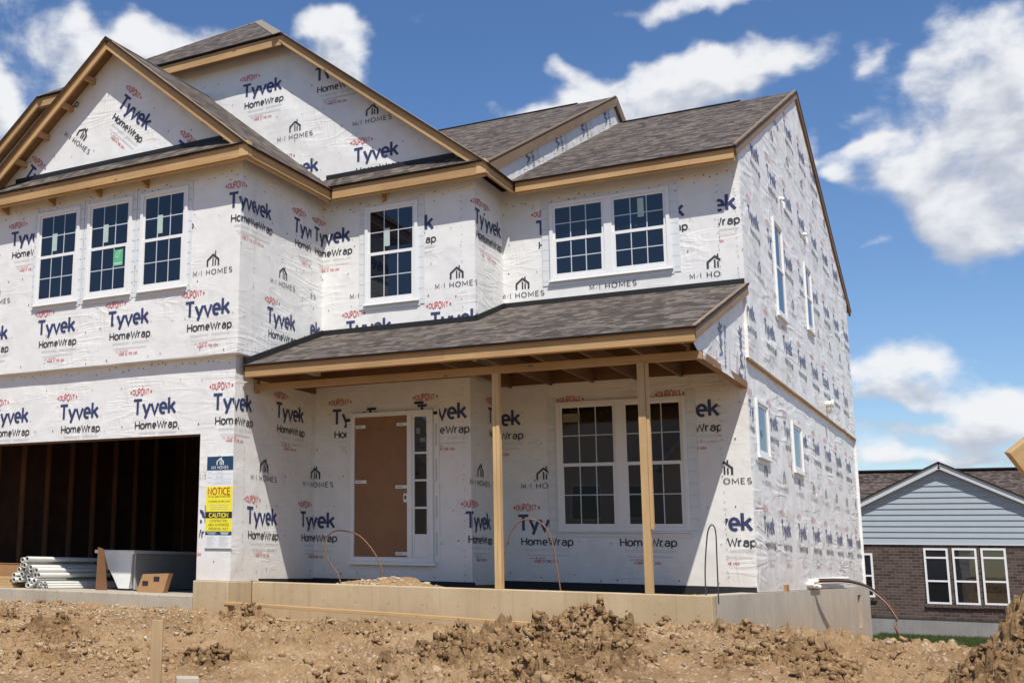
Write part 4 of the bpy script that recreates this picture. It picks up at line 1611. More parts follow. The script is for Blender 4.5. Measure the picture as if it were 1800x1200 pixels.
# ridge caps and vents: folded over the ridge, lying on both slopes
def folded(name, p, q, s1, s2, wd, off, th, mat, n=1):
    """strip along p-q; s1, s2: downhill directions of the two roof planes"""
    p, q, s1, s2 = Vector(p), Vector(q), Vector(s1).normalized(), Vector(s2).normalized()
    mb = MB()
    up_ = Vector((0, 0, 1))
    for i in range(n):
        a, b = p.lerp(q, i / n), p.lerp(q, min(1, (i + 1.06) / n))
        la, lb = up_ * off, up_ * (off + (.006 if n > 1 else 0))
        for s_ in (s1, s2):
            mb.slab([a + la, b + lb, b + lb + s_ * wd, a + la + s_ * wd], th, 0, 0, 0)
    return mb.build(name, mat, house, q - p)


folded('ridge_cap', (GAX, yg0, zg(GAX)), (GAX, yg1, zg(GAX)), (1, 0, -SG), (-1, 0, -SG), .13, .010, .009, 'shingle')
sh_ = (HP[2] - zb(JR)) / (HP[1] - yb0)
for (xj, sx) in ((JR, 1), (JL, -1)):
    p_, q_ = Vector((xj, yb0, zb(JR))), Vector(HP)
    d_ = (q_ - p_).normalized()
    a_ = Vector((sx, 0, -SB))
    b_ = Vector((0, -1, -sh_))
    a_ = a_ - d_ * a_.dot(d_)
    b_ = b_ - d_ * b_.dot(d_)
    folded('ridge_cap', p_, q_, a_, b_, .14, .010, .008, 'cap', 14)
folded('ridge_vent', (ux0, UY, UZ + LIFT), (ux1 - .75, UY, UZ + LIFT), (0, -1, -SU), (0, 1, -SU), .12, .026, .024, 'edge')
folded('ridge_vent', (rx0 + .28, RY, RZ + LIFT), (rx1 - .95, RY, RZ + LIFT), (0, -1, -SR), (0, 1, -SR), .12, .026, .024, 'edge')


# ------------------------------------------------------------------ fascia and rake boards
def board(name, p, q, w, h, up=(0, 0, 1), mat='wood', label=None):
    p, q = Vector(p), Vector(q)
    L = (q - p).length
    n = max(1, int(round(L / 2.9)))
    cuts = [0.0] + [(i + random.uniform(-.18, .18)) / n for i in range(1, n)] + [1.0]
    nrm = (q - p).cross(Vector(up)).normalized()
    for a, b in zip(cuts[:-1], cuts[1:]):
        j = nrm * random.uniform(-.0025, .0025) + Vector((0, 0, random.uniform(-.003, .003)))
        if n == 1:
            j = Vector((0, 0, 0))
        mb = MB()
        mb.beam(p.lerp(q, a) + j, p.lerp(q, b - (.0012 / L if b < 1 else 0)) + j, w, h, up)
        o = mb.build(name, mat, house, q - p, .003)
        if label:
            o['label'] = label
    return o


FH = ZET - ZEB + .035
fz_ = (ZET + ZEB) / 2 + .012
T_ = .038
# two-ply fronts: a face board over a slightly longer sub board, paler to paint the sunlit lower strip
for (xa, xb, yy) in ((2 * GAX - XGE, XGE - .03, GF), (XGE + .04, XBE - .03, BF), (XBE + .04, XRE - .02, CF)):
    board('fascia_board', (xa, yy + T_ / 2, fz_), (xb, yy + T_ / 2, fz_), T_, FH)
    board('sub_fascia', (xa, yy + T_ + .018, fz_ - .026), (xb, yy + T_ + .018, fz_ - .026), .034, FH, mat='wood_post')
board('fascia_board', (XGE - T_ / 2, GF + .005, fz_), (XGE - T_ / 2, BF + T_, fz_), T_, FH)
board('fascia_board', (XBE - T_ / 2, BF + .005, fz_), (XBE - T_ / 2, CF + T_, fz_), T_, FH)
board('sub_fascia', (XGE - T_ - .018, GF + .05, fz_ - .022), (XGE - T_ - .018, BF + .1, fz_ - .022), .034, FH, mat='wood_post')
# rakes
RH = 0.150


def rake(p, q, along_y=False, mat='wood', h=RH, wdt=T_):
    p, q = Vector(p), Vector(q)
    dn = Vector((0, 0, -h / 2))
    d = (q - p).normalized()
    nrm = Vector((-d.z, 0, d.x)) if not along_y else Vector((0, -d.z, d.y))
    if nrm.z < 0:
        nrm = -nrm
    return board('rake_board', p - nrm * (h / 2 - .045), q - nrm * (h / 2 - .045), wdt, h, nrm, mat)


yr = GF + T_ / 2 - .002
rake((XGE + .01, yr, zg(XGE + .01) - .05), (GAX + .03, yr, zg(GAX + .03) - .05))
rake((2 * GAX - XGE - .01, yr + .001, zg(XGE + .01) - .05), (GAX - .03, yr + .001, zg(GAX + .03) - .05))
yr = BF + T_ / 2 - .002
rake((XBE + .01, yr, zb(XBE + .01) - .05), (JR - .01, yr, zb(JR - .01) - .05))
rake((2 * JM - XBE - .01, yr, zb(XBE + .01) - .05), (JL + .01, yr, zb(JR - .01) - .05))
board('fascia_board', (JL, BF + T_ / 2, ZJ - .075), (JR - .02, BF + T_ / 2, ZJ - .075), T_, .16)
board('sub_fascia', (JL, BF + T_ + .018, ZJ - .10), (JR - .04, BF + T_ + .018, ZJ - .10), .034, .15, mat='osb')
# boxed ends where rake meets eave
for (x, y) in ((XGE, GF), (XBE, BF)):
    mb = MB()
    mb.box(x - .14, x + .006, y - .006, y + .10, ZEB + .004, ZET + .075)
    mb.build('eave_return', 'wood_post', house, (1, 0, 0), .003)
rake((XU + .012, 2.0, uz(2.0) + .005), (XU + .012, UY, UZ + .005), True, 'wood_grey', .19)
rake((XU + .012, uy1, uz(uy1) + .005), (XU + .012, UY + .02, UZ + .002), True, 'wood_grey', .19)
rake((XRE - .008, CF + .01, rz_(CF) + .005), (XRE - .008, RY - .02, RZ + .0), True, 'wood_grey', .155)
rake((XRE - .008, ry1 - .03, rz_(ry1 - .03) + .005), (XRE - .008, RY + .02, RZ + .0), True, 'wood_shaded', .155)
# soffit ladders: lookouts under the garage rake, truss tails under the eaves
for x in (-1.72, -2.15, -2.61, -3.06, .52, -.02):
    mb = MB()
    z = zg(x) - LIFT - .12
    mb.box(x - .02, x + .02, GF + T_ + .002, GU - .008, z - .045, z + .045)
    mb.build('lookout', 'wood', house, (0, 1, 0))
for (yf, yw, xs_) in ((GF, GU, -.60), (GF, GU, -1.49), (GF, GU, -2.42), (GF, GU, -3.40), (BF, YB, 2.10)):
    mb = MB()
    y0, y1 = yf + T_ + .037, yw - .008
    mb.mesh([(xs_ + sx * .022, y, z) for sx in (-1, 1) for y, z in ((y0, ZEB - .025), (y1, ZEB - .085), (y1, ZET + .01), (y0, ZET + .01))],
            [(0, 1, 2, 3), (7, 6, 5, 4), (0, 4, 5, 1), (1, 5, 6, 2), (2, 6, 7, 3), (3, 7, 4, 0)])
    mb.build('truss_tail', 'wood', house, (0, 1, 0))
# wrapped strip of wall between the two main roof levels
mb = MB()
n_ = 46
XS = 3.735
ys_ = [2.0 + (UY - 2.0) * i / n_ for i in range(n_ + 1)] + [UY + .01 + (13.4 - UY) * i / 20 for i in range(21)]
for a, b in zip(ys_[:-1], ys_[1:]):
    wv = lambda y, k: .02 * (fbm(np.array([y * 5.]), np.array([k * 3.]), 3)[0] - .5)
    ra, rb = (max(rz_(a) + .02, 5.70), max(rz_(b) + .02, 5.70))
    zz = [(a, ra), (b, rb), (b, (rb + uz(b)) / 2), (a, (ra + uz(a)) / 2)]
    z2 = [zz[3], zz[2], (b, uz(b) + .02), (a, uz(a) + .02)]
    for q, ks in ((zz, (0, 0, 1, 1)), (z2, (1, 1, 2, 2))):
        mb.poly([(XS + wv(y, k), y, z) for (y, z), k in zip(q, ks)], 0, [(y, z) for y, z in q], True)
sl = math.atan(SR)


def strip_text(y0, polys, rot, dz, cond):
    for p, k, ink in polys:
        ca, sa = math.cos(rot), math.sin(rot)
        q = [(y0 + x * ca - y * sa, rz_(y0) + dz + x * sa + y * ca) for x, y in p]
        if all(rz_(a) + .07 < b < uz(a) - .10 and a < UY - .2 for a, b in q):
            mb.poly([(XS + .014 + .0004 * k, a, b) for a, b in q], ink, q)


for i in range(4):
    strip_text(3.75 + 1.39 * i, STAMP, R(90) + sl, -.20, None)
o = mb.build('wall', ['wrap_loose', 'navy_loose', 'black_loose', 'red_loose', 'grey_loose'], house)
o['label'] = 'slanting wrapped strip between the two roof levels'

# ------------------------------------------------------------------ porch
PFY = 0.08
PY0 = 0.50          # header line
PZ = lambda y: 2.795 + .362 * (y - PFY)
mb = MB()
yf = PFY - OV
mb.slab([(XGU + .004, yf, PZ(yf) + .05), (XR + .10, yf, PZ(yf) + .05), (XR + .10, YC + .02, PZ(YC + .02) + .05), (XGU + .004, YC + .02, PZ(YC + .02) + .05)], TH)
o = mb.build('roof', RM, house, (1, 0, 0))
o['label'] = 'long single-slope porch roof'
board('fascia_board', (1.045, PFY + T_ / 2, 2.748), (XR + .072, PFY + T_ / 2, 2.748), T_, .155, label='porch fascia board')
board('sub_fascia', (1.03, PFY + T_ + .018, 2.727), (XR + .06, PFY + T_ + .018, 2.727), .034, .12, mat='wood_post')
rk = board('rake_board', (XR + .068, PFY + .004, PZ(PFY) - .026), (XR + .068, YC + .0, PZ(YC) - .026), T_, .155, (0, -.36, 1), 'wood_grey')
board('porch_header', (XGL + .012, PY0, 2.590), (XR + .03, PY0, 2.590), .076, .090, mat='wood', label='porch header beam')
board('porch_header', (XGL + .012, PY0 + .058, 2.592), (XR + .03, PY0 + .058, 2.592), .036, .08, mat='wood_post')
mb = MB()
mb.box(XGL + .013, XGL + .05, PY0 - .05, PY0 + .04, 2.51, 2.69)
mb.build('cleat', 'wood', house)
for i in range(10):
    x = 1.30 + .598 * i - .13
    yw = YB if x < XBL else YC
    mb = MB()
    mb.beam((x, PFY + .075, PZ(PFY + .075) - .075), (x, yw - .01, PZ(yw - .01) - .075), .038, .12, (0, 0, 1))
    mb.build('rafter', 'wood_shaded', house, (0, 1, .36))
    if x > XBL + .1:
        mb = MB()
        mb.box(x + .02, x + .058, PY0 + .08, YC - .02, 2.775, 2.95)
        mb.build('ceiling_joist', 'wood_shaded', house, (0, 1, 0))
for (xa, xb, zz) in ((XGL + .02, XBL - .02, 2.70),):
    pass
board('end_plate', (XR - .03, PY0 + .10, 2.62), (XR - .03, YC - .012, 2.62), .09, .09, mat='osb')
board('end_plate', (XR - .12, PY0 + .10, 2.70), (XR - .12, YC - .012, 2.70), .038, .09, mat='wood')
for (xa, xb, yy) in ((XGL + .01, XBL + .01, YB), (XBL + .01, XR - .005, YC)):
    mb = MB()
    mb.box(xa, xb, yy - .022, yy - .012, 2.80, PZ(yy) - .12)
    mb.build('sheathing', 'stud', house, (1, 0, 0))  # stud brown instead of board tone: porch shade put into the colour
mb = MB()
mb.box(XGL + .012, XGL + .022, PFY + .09, YB - .03, 2.70, 2.97)
mb.build('sheathing', 'stud', house, (0, 1, 0))
# flashing where the porch roof runs into the walls
for (p, q, up_) in (((XGU + .03, PFY - .02, PZ(PFY) + .085), (XGU + .03, YB - .02, PZ(YB) + .085), (0, 0, 1)),
                    ((XGU, YB - .02, PZ(YB) + .075), (XBU + .02, YB - .02, PZ(YB) + .075), (0, 0, 1)),
                    ((XBU + .02, YB - .03, PZ(YB) + .075), (XBU + .02, YC - .02, PZ(YC) + .075), (0, 0, 1)),
                    ((XBU + .03, YC - .022, PZ(YC) + .068), (XRU, YC - .022, PZ(YC) + .068), (0, 0, 1))):
    mb = MB()
    mb.beam(p, q, .02, .085, up_)
    mb.build('flashing', 'flash', house)
# wrapped end wall of the porch roof
pe = Wall(0, YC - .11, (XR + .012, .11, 0), Y_, X_, .02, True)
pe.sheet(0, YC - .11, lambda u: 2.575 + .12 * min(1, max(0, .5 - u) / .4), lambda u: PZ(u + .11) - .02, .07)
okP = lambda a, b: 2.62 < b < PZ(a + .11) - .10 and a < YC - .2
for (u, z) in ((1.35, 2.45), (2.55, 2.62)):
    pe.stamp(STAMP, u, z, R(82), ok=okP)
pe.done('crumpled wrapped end wall of the porch roof')
# posts
PZT = 2.544
mb = MB()
mb.box(4.395, 4.437, PY0 - .03, PY0 + .058, -.012, PZT)
mb.box(4.440, 4.480, PY0 - .034, PY0 + .052, -.012, PZT - .002)
o = mb.build('porch_post', 'wood_post', house, (0, 0, 1), .002)
o['label'] = 'slim timber post in front of the middle of the porch'
mb = MB()
mb.box(6.140, 6.222, PY0 - .045, PY0 - .008, -.012, PZT)
mb.box(6.140, 6.222, PY0 - .006, PY0 + .032, -.012, PZT - .002)
mb.box(6.224, 6.258, PY0 - .03, PY0 + .02, .68, PZT - .004)
o = mb.build('porch_post', 'wood_post', house, (0, 0, 1), .002)
o['label'] = 'thicker built-up timber post in front of the porch window'

# ------------------------------------------------------------------ foundation
ZF = -.014
mb = MB()
mb.box(1.0, XR + .045, .43, .63, -1.3, ZF)
mb.build('foundation', 'foundation', house, bevel=.012)['label'] = 'mud-stained porch foundation wall'
mb = MB()
mb.box(.435, .998, -.12, .44, -1.3, ZF)
mb.build('foundation', 'foundation', house, bevel=.012)
mb = MB()
mb.box(-5.2, -4.46, -.12, .44, -1.3, ZF)
mb.build('foundation', 'foundation', house, bevel=.012)
XF = XR + .047
mb = MB()
n0, n1 = 12.66, 13.20
mb.box(XF - .25, XF, .632, n0, -2.0, ZF - .002)
mb.box(XF - .25, XF, n1, 14.66, -2.0, ZF - .002)
mb.box(XF - .25, XF, n0 + .001, n1 - .001, -2.0, -.77)
mb.box(XF - .25, XF, n0 + .001, n1 - .001, -.16, ZF - .003)
mb.box(XF - .25, XF - .13, n0 + .001, n1 - .001, -.769, -.161)
mb.box(-7.9, XF - .26, 14.46, 14.66, -2.0, ZF - .002)
o = mb.build('foundation', 'foundation_grey', house)
o['label'] = 'grey side foundation wall with a small pocket near the back'
mb = MB()
mb.box(XGL, XBL + .02, YB - .012, YB + .05, -.30, .03)
mb.box(XBL + .01, XR - .01, YC - .012, YC + .05, -.30, .05)
mb.box(XGL - .05, XGL + .006, .64, YB, -.30, .02)
mb.build('waterproofing', 'dark', house)
# garage slab
mb = MB()
mb.box(-4.459, .434, -.13, 6.2, -.50, -.216)
mb.build('garage_slab', 'slab', house, bevel=.01)
# inside of the garage
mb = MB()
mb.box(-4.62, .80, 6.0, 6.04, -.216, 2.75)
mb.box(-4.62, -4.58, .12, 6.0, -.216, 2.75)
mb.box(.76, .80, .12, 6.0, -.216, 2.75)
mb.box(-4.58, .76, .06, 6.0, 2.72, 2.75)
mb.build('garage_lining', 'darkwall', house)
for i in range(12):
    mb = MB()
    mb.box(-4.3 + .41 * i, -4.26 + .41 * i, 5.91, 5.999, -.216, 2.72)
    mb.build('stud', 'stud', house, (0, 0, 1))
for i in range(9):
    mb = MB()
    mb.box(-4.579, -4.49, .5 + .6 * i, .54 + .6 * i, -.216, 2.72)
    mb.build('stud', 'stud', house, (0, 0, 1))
mb = MB()
mb.box(GOR - .003, GOR + .016, .012, .14, -.21, GOT)
mb.box(GOL, GOR - .004, .012, .14, GOT - .016, GOT + .03)
mb.box(GOR + .016, XGL - .02, .10, .14, -.21, 2.7)
mb.build('garage_door_jamb', 'stud', house, (0, 0, 1))


# ------------------------------------------------------------------ windows
class Frame:
    """local frame on a wall: a along it, b up, c outward"""

    def __init__(self, o, d, n):
        self.o, self.d, self.n = Vector(o), Vector(d), Vector(n)

    def box(self, mb, a0, a1, b0, b1, c0, c1, mi=0):
        P = lambda a, b, c: self.o + self.d * a + Vector((0, 0, b)) + self.n * c
        v = [P(a, b, c) for c in (c0, c1) for b in (b0, b1) for a in (a0, a1)]
        fs = [(0, 2, 3, 1), (4, 5, 7, 6), (0, 1, 5, 4), (2, 6, 7, 3), (0, 4, 6, 2), (1, 3, 7, 5)]
        if self.d.cross(Vector((0, 0, 1))).dot(self.n) < 0:
            fs = [tuple(reversed(f)) for f in fs]
        mb.mesh(v, fs, mi)


def ring(F, mb, a0, a1, b0, b1, w, c0, c1):
    F.box(mb, a0, a0 + w, b0, b1, c0, c1)
    F.box(mb, a1 - w, a1, b0, b1, c0, c1)
    F.box(mb, a0 + w, a1 - w, b0, b0 + w, c0, c1)
    F.box(mb, a0 + w, a1 - w, b1 - w, b1, c0, c1)


def window(F, a0, a1, b0, b1, units=1, cols=3, glass='glass', single=False, label=None, stick=None, tape=True, mid=.5, tw=.10, papers=(), sill=True, grid=True):
    W, H = a1 - a0, b1 - b0
    fw = .050
    mull = .115
    mb = MB()
    ring(F, mb, a0, a1, b0, b1, fw, .002, .040)
    uw = (W - 2 * fw - (units - 1) * mull) / units
    us = [a0 + fw + i * (uw + mull) for i in range(units)]
    for i in range(units - 1):
        F.box(mb, us[i] + uw, us[i + 1], b0 + fw, b1 - fw, .002, .038)
    if sill:
        F.box(mb, a0 - .022, a1 + .022, b0 - .020, b0 - .001, .002, .058)
    win = mb.build('window', 'vinyl', house, bevel=.003)
    if label:
        win['label'] = label
    bm_ = b0 + fw + (H - 2 * fw) * mid
    for i in range(units):
        ua, ub = us[i], us[i] + uw
        sashes = [(b0 + fw, b1 - fw, .024)] if single else [(bm_ - .012, b1 - fw, .020), (b0 + fw, bm_ + .034, .031)]
        for si, (sa, sb, c) in enumerate(sashes):
            mb = MB()
            s_ = .034 if (si == 0 and not single) else .046
            ring(F, mb, ua, ub, sa, sb, s_, .004, c)
            so = mb.build('sash', 'vinyl', win, bevel=.002)
            mb = MB()
            F.box(mb, ua + s_, ub - s_, sa + s_, sb - s_, .004, c - .010)
            mb.build('glass_pane', glass, win)
            if grid:
                mb = MB()
                gw = .014
                c1 = c - .0065
                rows = 2
                zh = (sa + sb) / 2
                for k in range(1, cols):
                    x = ua + s_ + (uw - 2 * s_) * k / cols
                    F.box(mb, x - gw / 2, x + gw / 2, sa + s_, zh - gw / 2, c - .0098, c1)
                    F.box(mb, x - gw / 2, x + gw / 2, zh + gw / 2, sb - s_, c - .0098, c1)
                F.box(mb, ua + s_, ub - s_, zh - gw / 2, zh + gw / 2, c - .0098, c1)
                mb.build('grille', 'grille', win)
    for (pa, pb, qa, qb, mt_) in papers:
        mb = MB()
        F.box(mb, pa, pb, qa, qb, .0145, .0158)
        mb.build('paper_sheet', mt_, win)
    if stick:
        for (pa, pb, qa, qb, mt_) in stick:
            mb = MB()
            F.box(mb, pa, pb, qa, qb, .0120, .0162 if mt_ == 'sticker' else .0262)
            if mt_ == 'sticker_green':
                w_ = pb - pa
                F.box(mb, pa + .01, pb - .01, qa + .02, qa + .05, .0262, .0266, 1)
                for q in strip([(pa + w_ * .2, qb - .10), (pa + w_ * .45, qb - .03), (pa + w_ * .75, qb - .02), (pa + w_ * .5, qb - .12), (pa + w_ * .2, qb - .10)], .014):
                    mb.poly([F.o + F.d * v.x + Vector((0, 0, v.y)) + F.n * .0266 for v in q], 1)
            mb.build('sticker', [mt_, 'sticker'], win)
    if tape:
        mb = MB()
        tt = .0115
        F.box(mb, a0 - tw, a0 - .001, b0 - .06, b1 + .07, .006, tt)
        F.box(mb, a1 + .001, a1 + tw, b0 - .06, b1 + .07, .006, tt)
        F.box(mb, a0 - .03, a1 + .03, b0 - .085, b0 - .021, .006, tt + .001)
        for side, x0 in ((0, a0 - tw), (1, a1)):
            z = b0 - .02
            while z < b1 + .0:
                for j in range(4):
                    zz = z + .017 * j
                    xx = x0 + .006 + j * (tw - .02) / 4
                    q = [(xx, zz + .030 - .034 * j / 2), (xx + .017, zz + .014 - .034 * j / 2), (xx + .019, zz + .020 - .034 * j / 2), (xx + .002, zz + .036 - .034 * j / 2)]
                    pts = [F.o + F.d * a + Vector((0, 0, b)) + F.n * (tt + .0008) for a, b in q]
                    if (pts[1] - pts[0]).cross(pts[2] - pts[0]).dot(F.n) < 0:
                        pts.reverse()
                    mb.poly(pts, 1)
                z += .155
        mb.build('flashing_tape', ['tape', 'tape_ink'], win)
    return win


FG = Frame((0, GU, 0), X_, -Y_)
FB = Frame((0, YB, 0), X_, -Y_)
FC = Frame((0, YC, 0), X_, -Y_)
FR = Frame((XR, 0, 0), Y_, X_)
FRU = Frame((XRU, 0, 0), Y_, X_)
st3 = lambda a, b, t: [(a + (b - a) * .42 - .04, a + (b - a) * .42 + .045, t - .63, t - .36, 'sticker')]
zt, zb_ = 5.435, 3.981
window(FG, -2.721, -1.862, zb_, zt, stick=st3(-2.721, -1.862, zt), tw=.072, label='leftmost of the three windows above the garage')
window(FG, -1.706, -.855, zb_, zt, stick=st3(-1.706, -.855, zt) + [(-1.175, -1.00, 4.42, 4.66, 'sticker_green')], tw=.072, label='middle window above the garage, with a green sticker')
window(FG, -.696, .150, zb_, zt, stick=st3(-.696, .150, zt), tw=.072, label='right one of the three windows above the garage')
window(FB, 1.774, 2.634, 3.974, 5.461, stick=st3(1.774, 2.634, 5.461), label='single window in the middle bay')
window(FC, 4.232, 5.931, 4.284, 5.441, units=2, stick=[(5.50, 5.585, 5.06, 5.33, 'sticker')], label='wide double window under the right eave', tw=.12)
window(FC, 4.260, 6.023, .743, 2.525, units=2, glass='glass_low', label='wide double window behind the porch posts', tw=.13,
       papers=((4.36, 4.60, 2.24, 2.36, 'paper_tan'), (4.64, 5.00, 1.28, 1.54, 'paper'), (4.38, 4.74, .84, 1.12, 'paper'), (5.74, 5.94, 1.24, 1.58, 'paper')))
window(FRU, 5.462, 6.217, 3.981, 5.476, cols=2, glass='glass_side', label='nearer upper side window', grid=False)
window(FRU, 8.334, 9.037, 4.271, 5.427, cols=2, glass='glass_side', label='farther upper side window', grid=False)
window(FR, 3.610, 4.433, 1.735, 2.508, cols=2, glass='glass_side', single=True, label='nearer small lower side window', grid=False)
window(FR, 6.388, 7.271, 1.740, 2.511, cols=2, glass='glass_side', single=True, label='farther small lower side window', grid=False)

# ------------------------------------------------------------------ front door
da, db, dz0, dz1 = 1.569, 2.860, .281, 2.381
mb = MB()
ring(FB, mb, da, db, dz0, dz1, .062, .004, .055)
FB.box(mb, 2.47, 2.545, dz0 + .062, dz1 - .062, .004, .055)
FB.box(mb, da - .03, db + .03, dz0 - .05, dz0 - .001, .004, .075)
door = mb.build('front_door', 'vinyl', house, bevel=.004)
mb = MB()
FB.box(mb, da + .064, 2.468, dz0 + .064, dz1 - .064, .004, .026)
mb.build('door_panel', 'door', door)
mb = MB()
ring(FB, mb, 2.547, db - .064, dz0 + .064, dz1 - .064, .030, .004, .040)
FB.box(mb, 2.577, db - .094, dz0 + .094, .66, .004, .034)
for z in (1.02, 1.40, 1.78):
    FB.box(mb, 2.577, db - .094, z - .014, z + .014, .004, .030)
mb.build('sidelight', 'vinyl', door, bevel=.002)
mb = MB()
FB.box(mb, 2.577, db - .094, .661, dz1 - .095, .004, .018)
mb.build('glass_pane', 'glass_low', door)
for k, (a, b, z, w_) in enumerate(((da + .07, 0, 2.16, .16), (2.30, 0, 2.17, .16), (da + .07, 0, 1.37, .18), (2.28, 0, 1.29, .18), (2.28, 0, .37, .18))):
    mb = MB()
    FB.box(mb, a, a + w_, z, z + .045, .026, .0275)
    FB.box(mb, a + .02, a + w_ * .6, z + .015, z + .03, .0275, .0278, 1)
    mb.build('tape_strip', ['sign_w', 'sign_gry'], door)
mb = MB()
FB.box(mb, 2.405, 2.46, 1.10, 1.22, .027, .03)
FB.box(mb, 2.42, 2.448, 1.14, 1.19, .03, .0303, 1)
mb.build('lock_tag', ['sign_w', 'sign_blk'], door)
mb = MB()
FB.box(mb, 2.60, 2.66, 2.05, 2.13, .018, .0195)
FB.box(mb, 2.66, 2.74, 1.93, 1.99, .018, .0195)
mb.build('sticker', ['paper'], door)
mb = MB()
tt = .0115
FB.box(mb, da - .085, da - .002, dz0, dz1 + .03, .006, tt)
mb.build('flashing_tape', ['wrap'], door)
mb = MB()
FB.box(mb, db + .002, db + .085, dz0, dz1 + .03, .006, tt)
for z in np.arange(dz0 + .1, dz1, .5):
    for j in range(14):
        FB.box(mb, db + .03, db + .055, z + j * .022, z + j * .022 + .012, tt, tt + .001, 1)
mb.build('flashing_tape', ['wrap', 'tape_ink'], door)
mb = MB()
for (a, z) in ((da + .30, dz1 + .05), (2.62, dz1 + .10), (da - .06, dz1 - .10), (db + .03, dz1 - .06)):
    FB.box(mb, a - (.05 if z > dz1 else .03), a + (.09 if z > dz1 else .03), z - .012, z + (.02 if z > dz1 else .03), .012, .02)
mb.build('tape_patch', 'flash', house)

# ------------------------------------------------------------------ stubs of vent pipe on the side wall
for (x, y, z) in ((XRU, 6.433, 6.0), (XRU, 8.68, 5.98)):
    mb = MB()
    mb.tube([(x - .02, y, z + .02), (x + .03, y, z + .02), (x + .055, y, z)], .032, 10)
    mb.tube([(x + .02, y, z), (x + .045, y, z - .06), (x + .05, y + .01, z - .14)], .02, 8)
    mb.build('vent_stub', 'pvc', house)
mb = MB()
mb.tube([(XR - .02, 10.0, 3.20), (XR + .16, 10.0, 3.20)], .055, 12)
mb.tube([(XR + .16, 10.0, 3.20), (XR + .19, 10.0, 3.20)], .075, 12)
mb.tube([(XR + .10, 10.0, 3.17), (XR + .12, 10.0, 3.09), (XR + .09, 10.05, 3.05)], .03, 10)
mb.build('vent_stub', 'pvc', house)

# refrigerant lines leaving the side wall
xx = XR
lines = tag(empty('pipe_bundle', (xx, 7.35, .07)), 'black foam and copper tubes arching out from the grey side foundation', 'pipes')


def local(path, o):
    return [Vector(p) - Vector(o) for p in path]


lo_ = (xx, 7.35, .07)
spine = [(6.80, 7.36, .10), (6.95, 7.40, .115), (7.10, 8.20, .12), (7.2, 9.0, .095), (7.30, 9.95, .02), (7.42, 10.35, -.10), (7.52, 10.75, -.26), (7.60, 11.25, -.50)]


def spl(P, n=5):
    P = [Vector(p) for p in P]
    out = []
    for i in range(len(P) - 1):
        p0, p1, p2, p3 = P[max(i - 1, 0)], P[i], P[i + 1], P[min(i + 2, len(P) - 1)]
        for k in range(n):
            t = k / n
            out.append(.5 * ((2 * p1) + (p2 - p0) * t + (2 * p0 - 5 * p1 + 4 * p2 - p3) * t * t + (3 * p1 - p0 - 3 * p2 + p3) * t ** 3))
    out.append(P[-1])
    return out


for nm, off, r_, mt_ in (('foam_sleeve', (0, 0, 0), .024, 'foam'), ('copper_tube', (.0, 0, .034), .010, 'copper'), ('cable', (.02, .0, -.028), .011, 'lining'), ('copper_tube', (.03, 0, .018), .008, 'copper')):
    mb = MB()
    mb.tube([p - Vector(lo_) + Vector(off) for p in spl(spine)], r_, 8)
    mb.build(nm, mt_, lines)
mb = MB()
mb.tube(local(spl([(7.60, 11.25, -.50), (7.60, 11.3, -.62), (7.59, 11.2, -.70), (7.62, 11.3, -.80), (7.63, 11.5, -.86)]), lo_), .013, 7)
mb.tube(local(spl([(7.60, 11.25, -.50), (7.61, 11.3, -.58), (7.58, 11.15, -.66), (7.60, 11.2, -.74), (7.59, 11.3, -.80)]), lo_), .012, 7)
mb.build('wire_tail', 'rust', lines)
mb = MB()
mb.tube(local([(6.84, 7.5, .125), (6.88, 11.1, .155)], lo_), .034, 12)
mb.build('pvc_sleeve', 'pvc', lines)
mb = MB()
for k, (a, b) in enumerate((((6.80, 6.95, .07), (6.90, 6.98, .07)), ((6.80, 7.2, .11), (6.93, 7.25, .12)), ((6.80, 7.5, .05), (6.9, 7.6, .03)))):
    mb.tube(local([a, b], lo_), .035, 10)
mb.box(.0, .09, -.36, .55, -.045, -.02)
mb.build('pipe_boot', 'pvc', lines)
mb = MB()
mb.box(XF - .045, XF - .002, 4.98, 5.18, ZF, .075)
tag(mb.build('wood_block', 'card'), 'small brown block standing on the side foundation ledge', 'block')

# ================================================================== things in and around the house
# the site notice, fixed to the garage corner
sg = tag(empty('notice_sign', (.752, -.018, 1.01)), 'tall yellow, navy and white site notice board beside the garage opening', 'sign')
FS = Frame((0, 0, 0), X_, -Y_)
mb = MB()
FS.box(mb, -.215, .215, -.605, .605, -.006, .003)
mb.build('backing_board', 'sign_w', sg)
SW = .43
